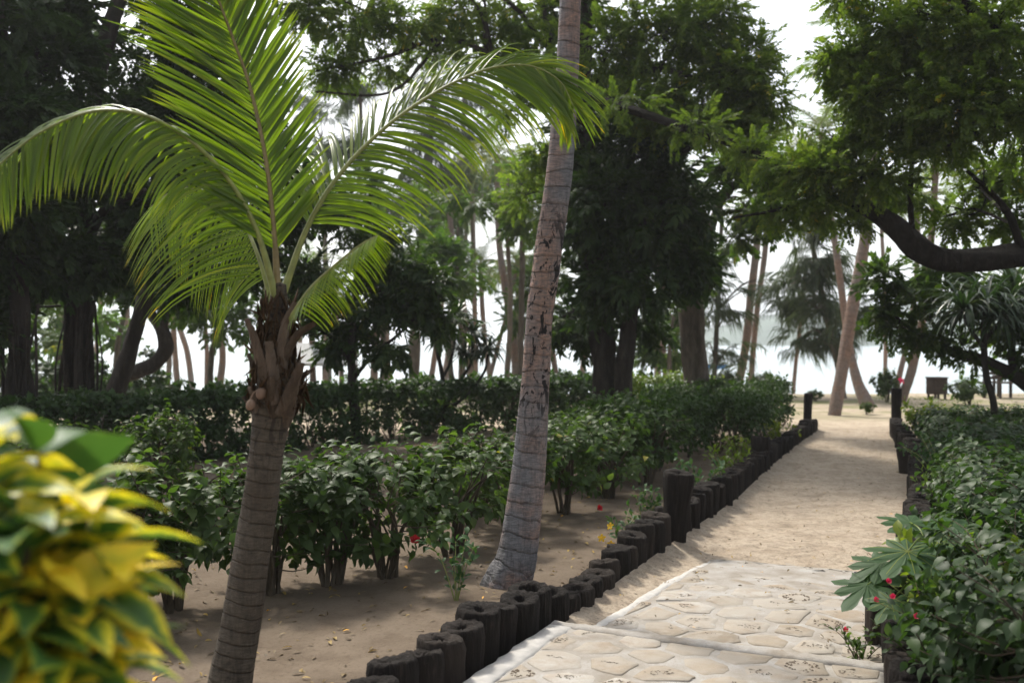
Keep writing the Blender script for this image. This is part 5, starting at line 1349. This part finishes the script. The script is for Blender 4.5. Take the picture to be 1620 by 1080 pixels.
b_ = t.bsdf(col, .45, .35); tl = t.n('BsdfTranslucent'); t.L(t.mix(1.0, col, (1.15, 1.1, .5), 'MULTIPLY'), tl.inputs[0]); mx = t.n('MixShader'); mx.inputs[0].default_value = .42
t.L(b_, mx.inputs[1]); t.L(tl.outputs[0], mx.inputs[2]); M['croton'] = t.done(mx.outputs[0])
rg = rs(88); base = np.array([-.88, 1.42, 0.0]); cr = thing('croton_shrub', 'blurred croton with yellow and green leaves close to the camera at the bottom left', 'shrub', base)
sm, fm = MB(), MB()
tips = [(-20, 720, 1.35), (60, 720, 1.45), (130, 790, 1.40), (40, 830, 1.30), (150, 860, 1.42), (150, 950, 1.45), (90, 930, 1.33), (10, 960, 1.30), (130, 1010, 1.38), (60, 1060, 1.30), (-40, 860, 1.32), (-60, 1000, 1.35), (-90, 760, 1.5), (60, 790, 1.62), (110, 880, 1.6), (-100, 900, 1.6), (110, 1100, 1.5), (20, 1150, 1.4), (-20, 1090, 1.25), (-130, 1050, 1.45), (100, 1180, 1.5)]
for k, (x, y, Y) in enumerate(tips):
    e = at(x - 4, y - 8, Y); P = catmull([base + [rg.normal() * .03, rg.normal() * .03, -.03], np.array([base[0] * .6 + e[0] * .4, base[1] * .6 + e[1] * .4, .65 * e[2]]), e - [0, 0, .06], e], 24)
    tube(sm, P, np.linspace(.012, .004, 24), 7)
    m_ = 20; i = np.arange(m_); a = i * 2.4 + rg.rand() * 6; u = i / m_
    q = e[None] - np.array([0, 0, .16])[None] * u[:, None]
    d = np.stack([np.cos(a), np.sin(a), .75 - .9 * u + .15 * rg.normal(size=m_)], 1)
    yel = .40 + .22 * rg.rand() + (.16 if y > 860 else 0) - (.22 if y < 760 else 0)
    scatter(fm, LEAF_BIG, q, d, np.array([0, 0, 1.0]) + .3 * rg.normal(size=(m_, 3)), (.085 + .055 * rg.rand(m_)), np.clip(yel + .26 * rg.normal(size=m_), 0, 1))
sm.build('stems', M['twig'], cr, base); fm.build('leaves', M['croton'], cr, base)

# ------------------------------------------------------------------ leaf litter and grass
rg = rs(91); mb = MB(); n = 4200
y = 3.6 + 16 * rg.rand(n) ** 1.3; x = lx(PL, y) - .3 - 7.5 * rg.rand(n) ** 1.4
k2 = rg.rand(n) < .16; x = np.where(k2, lx(PL, y) + .1 + 1.5 * rg.rand(n), x)
z = np.where(k2, gz(x, y) * .8 + .022, ground_z(x, y) + .006); z = np.where(k2 & (y < 7.4), .034, z)
D = rdir(rg, n) * [1, 1, .15]; Nv = np.array([0, 0, 1.]) + .3 * rg.normal(size=(n, 3))
scatter(mb, LEAF_LONG, np.stack([x, y, z], 1), D, Nv, np.where(k2, .02, .03) + .035 * rg.rand(n) * np.where(k2, .5, 1), np.clip(.35 + .3 * rg.normal(size=n), 0, 1))
tag(mb.build('leaf_litter', M['litter']), 'dry fallen leaves scattered over the sand bed and path', 'leaf litter', None, 'stuff')
mb = MB(); n = 5000; y = 20.5 + 9 * rg.rand(n); x = 2 + 14 * rg.rand(n)
keep = (np.sin(x * 1.3) + np.sin(y * 1.1 + x * .4) + .5 * rg.normal(size=n) > .3) & ((x < lx(PR, 17) - 1.9 + (y - 18) * .2) | (x > 9.5)); x, y = x[keep], y[keep]; n = len(x)
scatter(mb, leaf_simple(.06, .3), np.stack([x, y, gz(x, y)], 1), np.array([0, 0, 1.]) + .5 * rg.normal(size=(n, 3)), rdir(rg, n), .04 + .05 * rg.rand(n), .45 + .2 * rg.normal(size=n))
tag(mb.build('grass', M['yellow']), 'thin grass patches on the sand before the beach', 'grass', None, 'stuff')

# ------------------------------------------------------------------ things near the beach
def box(mb, c, s, rz=0.0):
    x, y, z = [v / 2 for v in s]; V = np.array([[i, j, k] for i in (-x, x) for j in (-y, y) for k in (-z, z)]); ca, sa = math.cos(rz), math.sin(rz)
    V = np.stack([V[:, 0] * ca - V[:, 1] * sa, V[:, 0] * sa + V[:, 1] * ca, V[:, 2]], 1) + np.asarray(c, float)
    mb.add(V, [[[0, 1, 3, 2], [4, 6, 7, 5], [0, 4, 5, 1], [2, 3, 7, 6], [0, 2, 6, 4], [1, 5, 7, 3]]])


M['wood'] = bark_mat('weathered wood', (.03, .022, .017), (.07, .05, .038), (.12, .09, .07), (.2, 1, 1), 30, .4, .005)


def bench(label, px, py, Y, rz):
    b = at(px, py, Y); b[2] = float(gz(b[0], b[1])); t_ = thing('wooden_bench', label, 'bench', b, None, rz)
    mb = MB()
    for k in range(4): box(mb, (0, -.20 + .13 * k, .44), (1.0, .10, .03))
    mb.build('seat', M['wood'], t_, smooth=False)
    mb = MB()
    for k in range(3): box(mb, (0, .27 + .02 * k, .58 + .13 * k), (1.0, .03, .08))
    mb.build('backrest', M['wood'], t_, smooth=False)
    for sx_ in (-.46, .46):
        for y_, h in ((-.22, .62), (.24, .9)):
            mb = MB(); box(mb, (sx_, y_ + .002, h / 2), (.06, .06, h)); mb.build('leg', M['wood'], t_, smooth=False)
        mb = MB(); box(mb, (sx_, 0, .64), (.07, .52, .035)); mb.build('armrest', M['wood'], t_, smooth=False)
    return t_


bench('dark wooden garden bench facing the water, left of the pair', 1568, 631, 28.5, math.pi + .3)
bench('dark wooden garden bench facing the water, right of the pair', 1604, 632, 28.3, math.pi - .1)
b = at(1482, 632, 27.5); b[2] = float(gz(b[0], b[1])); t_ = thing('wooden_bin', 'square brown wooden bin raised on short legs near the beach', 'bin', b, None, .2)
mb = MB()
for a in range(4):
    for k in range(4): box(mb, (math.cos(a * math.pi / 2) * .19 - math.sin(a * math.pi / 2) * (k - 1.5) * .098, math.sin(a * math.pi / 2) * .19 + math.cos(a * math.pi / 2) * (k - 1.5) * .098, .36), (.02, .09, .44), a * math.pi / 2)
mb.build('body', M['wood'], t_, smooth=False)
mb = MB(); box(mb, (0, 0, .60), (.44, .44, .03)); mb.build('lid', M['wood'], t_, smooth=False)
for i in (-.15, .15):
    for j in (-.15, .15):
        mb = MB(); box(mb, (i, j, .07), (.05, .05, .14)); mb.build('leg', M['wood'], t_, smooth=False)
BU = shrub_meshes(560, .5, .5, .1, .95, 900, LEAF_HIB, .11, 7, .8, 'mid', .6)
for px, py, sc, lab in ((1402, 636, (.8, .8, .95), 'leafy bush beside the tall right post, pink flower on it'), (1530, 640, (1.1, 1.1, .75), 'leafy bush between the wooden bin and the benches'), (1208, 622, (.9, .9, .8), 'bush right of the twin palms on the shore'), (1150, 622, (1.5, 1.0, .8), 'wide bush left of the twin palms on the shore'), (1290, 634, (.5, .5, .35), 'tiny bush left of the stout leaning palm'), (1372, 655, (.4, .4, .3), 'small tuft at the foot of the palm with a swollen base')):
    c = at(px, py, gy(py)); c[2] = float(gz(c[0], c[1])); shrub('leafy_bush', lab, c, BU, px * .1, sc)
flower('pink_flower', 'pink flower just above the tall post at the right path end', at(1425, 602, 17.6), .07, 'pink', None, None, 44)
c = at(1128, 581, 80); c[2] = -.55; t_ = thing('floating_pontoon', 'low blue pontoon floating on the water right of the pollarded trunk', 'pontoon', c)
M['blue'] = simple_mat('blue plastic', (.03, .18, .42), .5)
mb = MB(); box(mb, (0, 0, .12), (2.0, 1.6, .34)); mb.build('float', M['blue'], t_, smooth=False)
mb = MB()
for i in range(5): box(mb, (-.76 + .38 * i, 0, .31), (.34, 1.5, .03))
mb.build('deck', M['wood'], t_, smooth=False)
# open shelter seen between trunks
c = at(500, 598, 31); c[2] = float(gz(c[0], c[1])); t_ = thing('beach_shelter', 'open shelter with a pale sloping roof seen behind the young palm trunk', 'shelter', c)
mb = MB(); V = []
for z, w, d in ((1.0, 1.15, 1.0), (1.62, .75, .1)): V += [[-w, -d, z], [w, -d, z], [w, d, z], [-w, d, z]]
V = np.array(V); V2 = V - [0, 0, .08]; mb.add(np.vstack([V, V2]), [[[0, 1, 5, 4], [1, 2, 6, 5], [2, 3, 7, 6], [3, 0, 4, 7], [4, 5, 6, 7], [9, 8, 12, 13], [10, 9, 13, 14], [11, 10, 14, 15], [8, 11, 15, 12], [0, 8, 9, 1], [1, 9, 10, 2], [2, 10, 11, 3], [3, 11, 8, 0]]])
mb.build('roof', simple_mat('pale roof', (.5, .5, .5), .7), t_, smooth=False)
for i in (-.95, .95):
    for j in (-.8, .8):
        mb = MB(); tube(mb, [[i, j, -.2], [i, j, 1.0]], .05, 8); mb.build('post', M['barkg'], t_)

# ------------------------------------------------------------------ air over the bay
HZ = bpy.data.materials.new('haze'); HZ.use_nodes = True; nt = HZ.node_tree; nt.nodes.clear()
o_ = nt.nodes.new('ShaderNodeOutputMaterial'); pv_ = nt.nodes.new('ShaderNodeVolumePrincipled')
pv_.inputs['Density'].default_value = .0007; pv_.inputs['Color'].default_value = (.93, .96, 1, 1); pv_.inputs['Anisotropy'].default_value = .3
nt.links.new(pv_.outputs[0], o_.inputs['Volume'])
USE_HAZE = True
if USE_HAZE:
    mb = MB(); box(mb, (0, 3000, 60), (12000, 7400, 140)); h = mb.build('haze', HZ, smooth=False); tag(h, kind='stuff')

# ------------------------------------------------------------------ light and camera
w = bpy.data.worlds.new('World'); SC.world = w; w.use_nodes = True; nt = w.node_tree
bg = nt.nodes['Background']; sky = nt.nodes.new('ShaderNodeTexSky'); sky.sky_type = 'NISHITA'; sky.sun_disc = False
SUN_EL, SUN_AZ = 52.0, -28.0                       # azimuth from the view direction, negative = left
sky.sun_elevation = R(SUN_EL); sky.sun_rotation = R(SUN_AZ); sky.air_density = 1.0; sky.dust_density = 4.0; sky.ozone_density = 1.0
hs = nt.nodes.new('ShaderNodeHueSaturation'); hs.inputs['Saturation'].default_value = .4; nt.links.new(sky.outputs[0], hs.inputs['Color']); nt.links.new(hs.outputs[0], bg.inputs[0]); bg.inputs[1].default_value = .13
sl = bpy.data.lights.new('sun', 'SUN'); sl.energy = 2.2; sl.angle = R(6); sl.color = (1, .94, .84)
so = bpy.data.objects.new('sun', sl); COL.objects.link(so)
dv_ = np.array([math.sin(R(SUN_AZ)) * math.cos(R(SUN_EL)), math.cos(R(SUN_AZ)) * math.cos(R(SUN_EL)), math.sin(R(SUN_EL))])
from mathutils import Vector
so.rotation_euler = Vector(dv_).to_track_quat('Z', 'Y').to_euler(); so.location = (0, 0, 30)
cam = bpy.data.cameras.new('camera'); co = bpy.data.objects.new('camera', cam); COL.objects.link(co)
co.location = (0, 0, CH); co.rotation_euler = (R(90), 0, 0)
cam.sensor_width = 36; cam.lens = 36 * F / 1620; cam.clip_start = .05; cam.clip_end = 20000
cam.dof.use_dof = True; cam.dof.focus_distance = 6.0; cam.dof.aperture_fstop = 2.2
SC.camera = co
vs_ = SC.view_settings; vs_.view_transform = 'Standard'; vs_.look = 'None'; vs_.gamma = 1; vs_.exposure = 1.05
SC.render.engine = 'CYCLES'
cy = SC.cycles; cy.use_denoising = True; cy.max_bounces = 7; cy.diffuse_bounces = 4; cy.glossy_bounces = 2; cy.transmission_bounces = 4; cy.volume_bounces = 1; cy.transparent_max_bounces = 4
try: cy.denoiser = 'OPENIMAGEDENOISE'
except Exception: pass
cy.caustics_reflective = False; cy.caustics_refractive = False; cy.sample_clamp_indirect = 6
